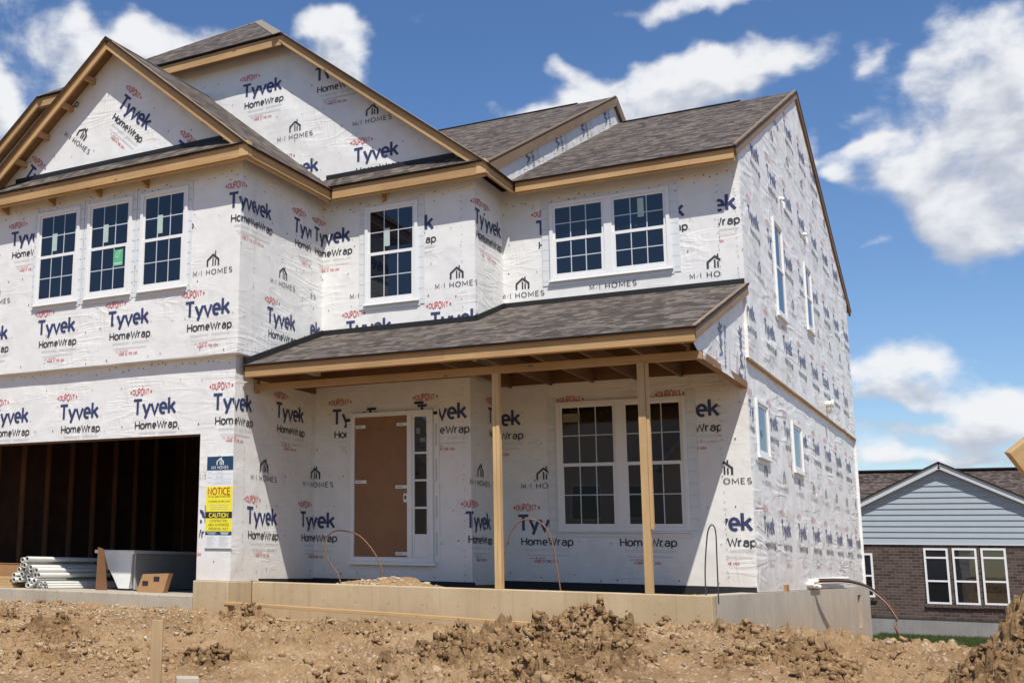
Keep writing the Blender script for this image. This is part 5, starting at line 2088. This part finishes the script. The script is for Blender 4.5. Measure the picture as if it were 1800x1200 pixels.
# areas from the top down
bands = [('header_panel', .60, .415, 'sign_navy'), ('notice_panel', .205, -.13, 'sign_yel'), ('caution_panel', -.13, -.215, 'sign_blk'),
         ('caution_text_panel', -.215, -.385, 'sign_yel'), ('footer_strip', -.385, -.435, 'sign_navy')]
for nm, t1, t0, mt_ in bands:
    mb = MB()
    x0, x1 = (-.212, .212)
    FS.box(mb, x0, x1, t0 + .0008, t1 - .0008, .003, .0042)
    items = []

    def line(s, size, y, ink, width=None, wt2=.17, x=None, sp=.12):
        tp, w_ = text(s, size, wt2, sp)
        k_ = 1.0 if width is None else width / w_
        xo = -(w_ * k_) / 2 if x is None else x
        for p, k in tp:
            items.append(([(a * k_ + xo, b + y) for a, b in p], k, ink))
    if nm == 'header_panel':
        icon(items, -.05, .485, .10, 1)
        line('M/I HOMES', .040, .433, 1, .27, .15, sp=.2)
        line('LOT#', .017, .375, 2, None, .1, -.19)
        line('103', .042, .372, 2, .10, .07, -.06)
        line('ADDR', .017, .312, 2, None, .1, -.19)
        line('640', .042, .308, 2, .12, .07, -.06)
        line('NAME', .017, .247, 2, None, .1, -.19)
        line('GOLDFINCH', .038, .243, 2, .26, .07, -.085)
        for yy in (.365, .300, .236):
            items.append(([(-.12, yy), (.19, yy), (.19, yy + .002), (-.12, yy + .002)], 3, 2))
        inks = ['sign_navy', 'sign_w', 'sign_gry']
    elif nm == 'notice_panel':
        line('NOTICE', .085, .095, 1, .36, .22)
        line('TO ALL SUBCONTRACTORS', .022, .058, 2, .36, .17)
        line('NO SMOKING OR OPEN FLAME', .020, -.005, 2, .35, .17)
        for yy, ww in ((-.045, .30), (-.072, .27), (-.099, .30)):
            items.append(([(-ww / 2, yy), (ww / 2, yy), (ww / 2, yy + .006), (-ww / 2, yy + .006)], 0, 3))
        inks = ['sign_yel', 'sign_red', 'sign_blk', 'sign_gry']
    elif nm == 'caution_panel':
        line('CAUTION', .052, -.200, 1, .31, .21)
        inks = ['sign_blk', 'sign_yel']
    elif nm == 'caution_text_panel':
        line('CONSTRUCTION', .030, -.263, 1, .28, .15)
        line('AREA AUTHORIZED', .030, -.315, 1, .33, .15)
        line('PERSONNEL ONLY', .030, -.367, 1, .31, .15)
        inks = ['sign_yel', 'sign_blk']
    else:
        for xa, xb, yy in ((-.19, -.03, -.405), (-.16, -.05, -.42), (.03, .17, -.402), (.04, .16, -.412), (.05, .15, -.424)):
            items.append(([(xa, yy), (xb, yy), (xb, yy + .006), (xa, yy + .006)], 0, 1))
        for c in (0, 1):
            for r_ in range(7):
                xa = -.19 + .2 * c
                yy = -.455 - .02 * r_
                for j in range(2):
                    xe = xa + .09 + .07 * random.random()
                    items.append(([(xa + .01, yy - .007 * j), (xe, yy - .007 * j), (xe, yy - .007 * j + .0022), (xa + .01, yy - .007 * j + .0022)], 0, 2))
                items.append(([(xa - .002, yy), (xa + .004, yy), (xa + .004, yy + .006), (xa - .002, yy + .006)], 0, 2))
        inks = ['sign_navy', 'sign_w', 'sign_gry']
    for p, k, ink in items:
        base = .0044 if t0 - .001 <= sum(b for _, b in p) / len(p) <= t1 else .0034
        pts = [Vector((a, -(base + .0003 * k), b)) for a, b in p]
        if (pts[1] - pts[0]).cross(pts[2] - pts[0]).dot(-Y_) < 0:
            pts.reverse()
        mb.poly(pts, ink)
    mb.build(nm, inks, sg)

# plastic pipes lying in the garage mouth, open ends to the street
PIPES = [(-3.270, -.030), (-3.192, -.098), (-3.165, .052), (-3.110, .128), (-3.045, .199), (-2.957, .214), (-3.070, .062), (-3.005, .118), (-3.088, -.010), (-3.112, -.090),
         (-2.925, .036), (-2.962, -.050), (-2.872, .092), (-2.830, -.024), (-2.790, .050), (-2.728, -.018), (-2.995, -.168), (-2.905, -.170), (-2.895, -.098), (-2.815, -.106)]
# settle the pile: no two pipes closer than one diameter
PR = .037
P2 = [list(p) for p in PIPES]
for it in range(200):
    for i in range(len(P2)):
        for j in range(i):
            dx, dz = P2[i][0] - P2[j][0], P2[i][1] - P2[j][1]
            d = math.hypot(dx, dz)
            if d < 2 * PR + .002:
                k = (2 * PR + .002 - d) / 2 / max(d, 1e-6)
                P2[i][0] += dx * k
                P2[i][1] += dz * k
                P2[j][0] -= dx * k
                P2[j][1] -= dz * k
    for p in P2:
        p[1] = max(p[1], -.216 + PR)
ordr = sorted(range(len(P2)), key=lambda i: -P2[i][1])


def make_pipe(r, L):
    mb = MB()
    n = 14
    ro, ri = r, r * .82
    cs = [(math.cos(2 * math.pi * k / n), math.sin(2 * math.pi * k / n)) for k in range(n)]
    v = [(c * ro, 0, s * ro) for c, s in cs] + [(c * ro, L, s * ro) for c, s in cs] + [(c * ri, 0, s * ri) for c, s in cs] + [(c * ri, L, s * ri) for c, s in cs]
    out = [(k, (k + 1) % n, n + (k + 1) % n, n + k) for k in range(n)]
    inn = [(2 * n + (k + 1) % n, 2 * n + k, 3 * n + k, 3 * n + (k + 1) % n) for k in range(n)]
    e0 = [(k, 2 * n + k, 2 * n + (k + 1) % n, (k + 1) % n) for k in range(n)]
    e1 = [(n + (k + 1) % n, 3 * n + (k + 1) % n, 3 * n + k, n + k) for k in range(n)]
    mb.mesh(v, out, 0, True)
    mb.mesh(v, inn, 1, True)
    mb.mesh(v, e0 + e1, 0)
    return mb.build('plastic_pipe', ['pvc', 'pvc_bore_shade'])


proto = make_pipe(PR, 1.62)
rp = random.Random(4)
for q, i in enumerate(ordr):
    o = proto if q == 0 else proto.copy()
    if q:
        col.objects.link(o)
    o.location = (P2[i][0], .27 + .09 * rp.random(), P2[i][1])
    o.rotation_euler = (0, rp.random() * 6, R(rp.uniform(-.6, .6)))
    x, z = P2[i]
    tag(o, 'white plastic drain pipe stacked with others in the open garage', 'pipe', 'wide white pipes stacked in the garage')
small = make_pipe(.020, 1.6)
k = 0
for row, (n_, z) in enumerate(((6, -.196), (5, -.161), (4, -.126))):
    for j in range(n_):
        o = small if k == 0 else small.copy()
        if k:
            col.objects.link(o)
        o.location = (-2.735 + .0415 * j + .0205 * row, .30 + .05 * rp.random(), z)
        tag(o, 'thin white plastic pipe in the low bundle beside the wide ones', 'pipe', 'thin white pipes bundled in the garage')
        k += 1

# bathtub, end towards the street
tub = tag(empty('bathtub', (-1.80, .95, -.216)), 'new white bathtub on the garage floor, its long side greyed as in shade', 'bathtub')
mb = MB()
TW, TL, THt = .70, 1.62, .585
prof = [(.0, THt), (.0, THt - .045), (.16, THt - .06), (.18, .36), (.25, .30), (.33, .20), (.44, .03), (.64, .03), (.67, .22), (.69, THt - .06), (.72, THt - .045), (.72, THt)]
nP = len(prof)


def ringpts(y, s, dz=0.0):
    return [(-.36 + .36 + (x - .36) * s, y, z * (1 if dz == 0 else 1) + dz) for x, z in prof]


shell = [(0.0, 1.0), (.02, 1.0), (.03, .97), (TL - .03, .97), (TL, 1.0)]
rs2 = [ringpts(y, s) for y, s in shell]
v = [p for r_ in rs2 for p in r_]
f = []
for i in range(len(rs2) - 1):
    for j in range(nP - 1):
        f.append((i * nP + j, (i + 1) * nP + j, (i + 1) * nP + j + 1, i * nP + j + 1))
mb.mesh(v, f)
mb.mesh(rs2[0], [tuple(range(nP))])
mb.mesh(rs2[-1], [tuple(reversed(range(nP)))])
mb.build('basin', 'tub', tub)
mb = MB()
mb.box(-.385, .385, -.03, .07, THt - .045, THt + .004)
mb.box(-.385, .385, TL - .07, TL + .02, THt - .045, THt + .004)
mb.box(-.385, -.30, .07, TL - .07, THt - .045, THt + .004)
mb.box(.30, .385, .07, TL - .07, THt - .045, THt + .004)
mb.build('rim', 'tub', tub, bevel=.012)
mb = MB()
mb.box(.345, .372, .03, TL - .01, .02, THt - .05)
mb.build('skirt', 'tub_skirt_shaded', tub)
# flaps of cardboard
cb = tag(empty('cardboard_sheet', (-1.93, .62, -.216)), 'narrow upright strip of brown cardboard between pipes and bathtub', 'cardboard')
mb = MB()
mb.mesh([(-.03, .1, 0), (.17, .13, 0), (.05, .16, .60), (-.05, .14, .63), (-.03, .106, 0), (.17, .136, 0), (.05, .166, .60), (-.05, .146, .63)],
        [(0, 1, 2, 3), (7, 6, 5, 4), (0, 4, 5, 1), (1, 5, 6, 2), (2, 6, 7, 3), (3, 7, 4, 0)])
mb.build('sheet', 'card_shaded', cb)
mb = MB()
mb.mesh([(-.03, .15, .60), (.04, .16, .59), (.07, .26, .30), (-.02, .24, .30)], [(0, 1, 2, 3)])
mb.build('flap', 'card_shaded', cb)
cb = tag(empty('cardboard_box', (-.83, .60, -.214)), 'low brown cardboard carton with two dark hand holes leaning before the bathtub', 'box')
mb = MB()
mb.mesh([(-.26, 0, 0), (.22, .0, 0), (.27, .06, .27), (-.20, .06, .25), (-.26, .10, 0), (.22, .10, 0), (.27, .16, .27), (-.20, .16, .25)],
        [(0, 1, 2, 3), (7, 6, 5, 4), (0, 4, 5, 1), (1, 5, 6, 2), (2, 6, 7, 3), (3, 7, 4, 0)])
mb.build('carton', 'card', cb)
mb = MB()
for (a, b) in ((-.12, .12), (.07, .185)):
    mb.box(a - .045, a + .05, .2 * b - .012, .2 * b + .002, b - .025, b + .035)
mb.build('hand_hole', 'sign_blk', cb)
# timber and a carton at the left side of the garage mouth
for i in range(7):
    mb = MB()
    a = .041 * (i % 4)
    mb.box(-4.3, -3.22 - .03 * (i % 3), .28 + .095 * (i // 4), .37 + .095 * (i // 4), -.215 + a, -.177 + a)
    o = mb.build('timber_plank', 'wood_post', None, (1, 0, 0), .002)
    tag(o, 'pale sawn plank in the small stack left of the white pipes', 'plank', 'planks stacked in the garage mouth')
mb = MB()
mb.box(-4.2, -3.235, .48, .86, -.214, .135)
mb.box(-4.2, -3.7, .47, .87, .135, .141)
mb.box(-3.69, -3.23, .47, .87, .135, .1415)
tag(mb.build('cardboard_box', 'card', None, (1, 0, 0), .004), 'large orange-brown carton behind the planks, left of the pipes', 'box')

# bent rods in the porch fill
for pts, mt_, lab in (([(1.985, 1.1, -.08), (1.93, 1.1, .10), (1.787, 1.1, .274), (1.722, 1.1, .45), (1.735, 1.1, .57), (1.82, 1.1, .645), (1.975, 1.1, .674), (2.235, 1.1, .615), (2.448, 1.1, .42), (2.565, 1.1, .22), (2.60, 1.1, .05), (2.61, 1.1, -.08)], 'rust', 'lopsided rusty hoop of rod standing before the front door'),
                      ([(4.335, .9, -.1), (4.34, .9, .15), (4.36, .9, .40), (4.42, .9, .62), (4.53, .9, .77), (4.68, .9, .812), (4.84, .9, .75), (4.945, .9, .58), (5.0, .9, .25), (5.04, .9, -.02), (5.05, .9, -.1)], 'rust', 'wide rusty hoop of rod below the porch window, beside the slim post'),
                      ([(6.66, .9, -.1), (6.66, .9, .2), (6.68, .9, .45), (6.71, .9, .66), (6.755, .9, .735), (6.79, .9, .66), (6.79, .9, .4), (6.785, .9, -.1)], 'iron', 'narrow dark hoop of rod at the sunlit porch corner')):
    mb = MB()
    x0 = pts[0]
    k_ = Vector((0, 0, 0))
    if mt_ == 'iron':
        pts = [(p[0] + .10, .55, p[2]) for p in pts]
    mb.tube(spl(pts, 4), .0095 if mt_ == 'rust' else .0075, 6)
    tag(mb.build('rod_hoop', mt_), lab, 'rod')

# long plank lying along the foundation
pl = MB()
a_, b_ = Vector((.95, -.06, -.290)), Vector((5.40, -.22, -.370))
pl.beam(a_, a_.lerp(b_, .62) + Vector((0, 0, .004)), .14, .038)
pl.beam(a_.lerp(b_, .622) + Vector((0, 0, .003)), b_, .14, .038)
tag(pl.build('plank', 'wood_plank', None, b_ - a_, .003), 'long pale plank lying on the soil along the porch foundation', 'plank')
# survey stake and grey block near the street
mb = MB()
c0 = Vector((3.85, -5.24, 0))
d_ = rgt.copy()
d_.z = 0
d_.normalize()
mb.beam(c0 + Vector((0, 0, -1.1)), c0 + Vector((.012, 0, -.222)), .092, .038, (d_.y, -d_.x, 0))
tag(mb.build('wooden_stake', 'wood_pale', None, (0, 0, 1), .003), 'flat wooden stake driven into the soil in front of the garage', 'stake')
mb = MB()
c1 = Vector((4.02, -5.04, -.70))
mb.mesh([c1 + d_ * a + Vector((d_.y, -d_.x, 0)) * b + Vector((0, 0, z)) for a, b, z in
         ((-.11, -.06, -.3), (.11, -.06, -.3), (.11, .06, -.3), (-.11, .06, -.3), (-.095, -.055, .042), (.085, -.055, .045), (.10, .055, .04), (-.08, .055, .036))],
        [(3, 2, 1, 0), (4, 5, 6, 7), (0, 1, 5, 4), (1, 2, 6, 5), (2, 3, 7, 6), (3, 0, 4, 7)])
tag(mb.build('concrete_block', 'foundation_grey', None, None, .008), 'small pale grey block half buried at the foot of the stake', 'block')
# timber cut by the right edge
mb = MB()
pr = CV + ray(1774, 796) * 6.2
pa = pr + rgt * .02
mb.beam(pr + rgt * .30 + upv * .30, pr - rgt * .00 - upv * -.0, .038, .185, fwd)
o_ = None
mb = MB()
e1 = (rgt * .78 + upv * .62).normalized()
e2 = (rgt * .62 - upv * .78).normalized()
e3 = fwd
q0 = pr
v = [q0 + e1 * a + e2 * b + e3 * c for c in (0, .04) for a, b in ((0, 0), (0.9, 0), (0.9, .24), (0, .24))]
mb.mesh(v, [(0, 1, 2, 3), (7, 6, 5, 4), (0, 4, 5, 1), (1, 5, 6, 2), (2, 6, 7, 3), (3, 7, 4, 0)])
sgn = tag(empty('wooden_marker', (0, 0, 0)), 'bare plywood panel on a post, its corner poking in at the right edge', 'sign')
mb.build('panel', 'wood_post', sgn, e1, .003)
mb = MB()
pc = q0 + e1 * .55 + e2 * .12
mb.box(pc.x - .045, pc.x + .045, pc.y + .045, pc.y + .135, -1.5, pc.z + .1)
mb.build('post', 'wood_post', sgn, (0, 0, 1))

# ------------------------------------------------------------------ the brick house beyond
nb = tag(empty('brick_house', (7.31, 33, -1.8)), 'finished single-storey house in dark brick with a blue-grey sided gable', 'house')
NO = Vector((7.31, 33, -1.8))


def nbuild(mb, name, mats, parent=nb, grain=None, bevel=0):
    mb.v = [tuple(Vector(p) - NO) for p in mb.v]
    return mb.build(name, mats, parent, grain, bevel)


NX0, NX1 = 2.1, 12.52
AX, AZ, NS = 7.309, 3.90, .512
ZS = 1.255
mb = MB()
WX = [(4.35, 5.087, -.547, .93), (6.640, 7.355, -.705, 1.122), (7.478, 8.180, -.700, 1.132), (8.295, 9.006, -.685, 1.140)]
mb.box(NX0, NX1, 33.0, 33.3, -1.2, ZS)
mb.box(-9, NX0, 33.9, 34.2, -1.2, ZS)
mb.box(NX1, 22, 33.9, 34.2, -1.2, ZS)
mb.box(NX0, NX0 + .3, 33.3, 33.9, -1.2, ZS)
mb.box(NX1 - .3, NX1, 33.3, 33.9, -1.2, ZS)
mb.box(-9, 22, 43.7, 44, -1.2, ZS)
mb.box(-9, -8.7, 34.2, 43.7, -1.2, ZS)
mb.box(21.7, 22, 34.2, 43.7, -1.2, ZS)
nbuild(mb, 'brick_wall', 'brick', grain=(1, 0, 0))
mb = MB()
mb.box(NX0 + .03, NX1 - .03, 33.03, 33.33, -2.2, -1.201)
mb.box(-9, 22, 33.93, 44, -2.2, -1.201)
nbuild(mb, 'foundation', 'far_foundation')
mb = MB()
z = ZS + .03
step_ = .192
while z < AZ - .2:
    z1 = min(z + step_, AZ - .08)
    hw0 = (AZ - z) / NS - .05
    hw1 = max((AZ - z1) / NS - .05, .02)
    mb.mesh([(AX - hw0, 32.955, z), (AX + hw0, 32.955, z), (AX + hw1, 32.985, z1), (AX - hw1, 32.985, z1), (AX - hw0, 33.1, z), (AX + hw0, 33.1, z), (AX + hw1, 33.1, z1), (AX - hw1, 33.1, z1)],
            [(0, 1, 2, 3), (0, 4, 5, 1), (3, 2, 6, 7)])
    z = z1
nbuild(mb, 'siding', 'siding')
mb = MB()
mb.box(NX0 + .1, NX1 - .1, 32.95, 33.0, ZS - .02, ZS + .032)
nbuild(mb, 'band_board', 'trim')
for s_ in (-1, 1):
    mb = MB()
    mb.beam((AX + s_ * 5.55, 32.86, AZ - 5.55 * NS - .03), (AX, 32.86, AZ - .03), .16, .20, (s_ * NS, 0, 1))
    nbuild(mb, 'rake_board', 'trim')
    mb = MB()
    zt_ = AZ + .11
    mb.slab([(AX, 32.74, zt_), (AX + s_ * 5.75, 32.74, zt_ - 5.75 * NS), (AX + s_ * 5.75, 39.5, zt_ - 5.75 * NS), (AX, 39.5, zt_)], .06)
    nbuild(mb, 'roof', ['shingle_far', 'edge', 'trim'], grain=(0, s_, 0))
RY2, RZ2 = 39.0, 4.17
for s_ in (-1, 1):
    mb = MB()
    ye = 33.5 if s_ < 0 else 44.5
    ze = RZ2 - .53 * 5.5
    mb.slab([(-9.4, ye, ze), (22.4, ye, ze), (22.4, RY2, RZ2), (-9.4, RY2, RZ2)], .06)
    nbuild(mb, 'roof', ['shingle_far', 'edge', 'trim'], grain=(-s_, 0, 0))
mb = MB()
mb.beam((-6.5, RY2, RZ2 + .03), (20, RY2, RZ2 + .03), .35, .06)
nbuild(mb, 'ridge_vent', 'edge')
FN = Frame((0, 33.0, 0), X_, -Y_)
for i, (a, b, z0, z1) in enumerate(WX):
    mb = MB()
    fw = .062
    ring(FN, mb, a, b, z0, z1, fw, .003, .05)
    bars = [z0 + .75 * (z1 - z0) / 1.83] if i else [z0 + .72]
    if i:
        bars.append(z1 - .31)
    for q in bars:
        FN.box(mb, a + fw, b - fw, q - .03, q + .03, .003, .048)
    wo_ = nbuild(mb, 'window', 'vinyl')
    mb = MB()
    FN.box(mb, a + fw, b - fw, z0 + fw, z1 - fw, .003, .012)
    nbuild(mb, 'glass_pane', 'glass_low', wo_)
    mb = MB()
    FN.box(mb, a - .06, b + .06, z0 - .115, z0 - .005, .003, .07)
    nbuild(mb, 'brick_sill', 'brick', wo_, (0, 0, 1))

# lawn in front of it
lx = np.linspace(4.6, 30, 60)
ly = np.linspace(15.6, 33.2, 50)
LX, LY = np.meshgrid(lx, ly)
lawn = grid_mesh('lawn', LX, LY, ground_base(LX, LY) + .02 + .04 * fbm(LX * 1.3, LY * 1.3, 3) + .05 * np.clip((16.2 - LY), -1, 0), ['lawn'])
tag(lawn, kind='structure')
rsg = np.random.RandomState(8)
n_ = 60000
bx = 5.2 + 7.5 * rsg.rand(n_)
by = 16.4 + 16.5 * rsg.rand(n_)
bz = ground_base(bx, by) + .02
hgt = .05 + .10 * rsg.rand(n_)
ang = rsg.rand(n_) * 6.283
lean = .05 * (rsg.rand(n_, 2) - .5)
V = np.stack([np.stack([bx - .009 * np.cos(ang), by - .009 * np.sin(ang), bz], -1),
              np.stack([bx + .009 * np.cos(ang), by + .009 * np.sin(ang), bz], -1),
              np.stack([bx + lean[:, 0], by + lean[:, 1], bz + hgt], -1)], 1).reshape(-1, 3)
me = bpy.data.meshes.new('grass')
me.vertices.add(3 * n_)
me.vertices.foreach_set('co', V.ravel())
me.loops.add(3 * n_)
me.loops.foreach_set('vertex_index', np.arange(3 * n_))
me.polygons.add(n_)
me.polygons.foreach_set('loop_start', np.arange(0, 3 * n_, 3))
me.update(calc_edges=True)
me.materials.append(M['grass'])
go_ = bpy.data.objects.new('grass', me)
col.objects.link(go_)
tag(go_, 'short green lawn grass in front of the brick house', 'grass', kind='stuff')


# ------------------------------------------------------------------ the house across the street (it shows in the porch glass)
def copy_tree(o, parent=None):
    c = o.copy()
    col.objects.link(c)
    c.parent = parent
    for ch in list(o.children):
        copy_tree(ch, c)
    return c


oh = tag(empty('house_across_street', (-5, -40, -1.55)), 'two-storey beige house across the street, mirrored in the porch window', 'house')
for (x0, x1, y0, hw, ap, nm) in ((-12.5, 2.0, -40.0, 6.6, 11.2, 'main'), (-4.6, 1.2, -37.6, 2.9, 8.3, 'garage')):
    cxh = (x0 + x1) / 2
    mb = MB()
    zt_ = 5.6 if nm == 'main' else 5.2
    P_ = [(x0, -1.6), (x1, -1.6), (x1, zt_), (cxh, ap - .2), (x0, zt_)]
    for y in (y0, y0 - 9):
        q = [(x + 5, y + 40, z + 1.55) for x, z in P_]
        mb.poly(q if y != y0 else list(reversed(q)))
    mb.poly([(x0 + 5, y0 + 40, 0), (x0 + 5, y0 + 40, zt_ + 1.55), (x0 + 5, y0 + 31, zt_ + 1.55), (x0 + 5, y0 + 31, 0)])
    mb.poly([(x1 + 5, y0 + 40, 0), (x1 + 5, y0 + 31, 0), (x1 + 5, y0 + 31, zt_ + 1.55), (x1 + 5, y0 + 40, zt_ + 1.55)])
    mb.build('wall', 'far_wall', oh)
    for s_ in (-1, 1):
        xe = x0 - .4 if s_ < 0 else x1 + .4
        sl_ = (ap - .1 - zt_) / ((x1 - x0) / 2)
        mb = MB()
        mb.slab([(cxh + 5, y0 + 40.4, ap + 1.6), (xe + 5, y0 + 40.4, zt_ - .4 * sl_ + 1.65), (xe + 5, y0 + 30.6, zt_ - .4 * sl_ + 1.65), (cxh + 5, y0 + 30.6, ap + 1.6)], .12)
        mb.build('roof', ['shingle_far', 'trim', 'trim'], oh, (0, s_, 0))
    for (a, b, z0, z1) in (((-9.9, -8.3, 2.6, 4.4), (-7.2, -5.8, 2.6, 4.4), (-10.2, -7.6, -.4, 1.6), (-7.0, -6.0, -1.2, 1.2)) if nm == 'main' else ((-2.6, -.9, 2.6, 4.2),)):
        mb = MB()
        mb.box(a + 5, b + 5, y0 + 40.0, y0 + 40.06, z0 + 1.55, z1 + 1.55)
        w__ = mb.build('window', 'vinyl', oh)
        mb = MB()
        mb.box(a + 5.1, b + 4.9, y0 + 40.06, y0 + 40.075, z0 + 1.65, z1 + 1.45)
        mb.build('glass_pane', 'glass_low', w__)
mb = MB()
mb.box(-4.1 + 5, .7 + 5, 2.4, 2.46, .05, 2.4)
mb.build('garage_door', 'vinyl', oh)

for dx, lb in ((-19, 'two-storey beige house across the street, mirrored in the door sidelight'), (-38, 'two-storey beige house across the street, farthest from the porch')):
    c = copy_tree(oh)
    c.location = (-5 + dx, -40, -1.55)
    tag(c, lb, 'house')
for o in [o for o in col.objects if o.name.startswith('house_across_street')]:
    o['group'] = 'houses across the street'
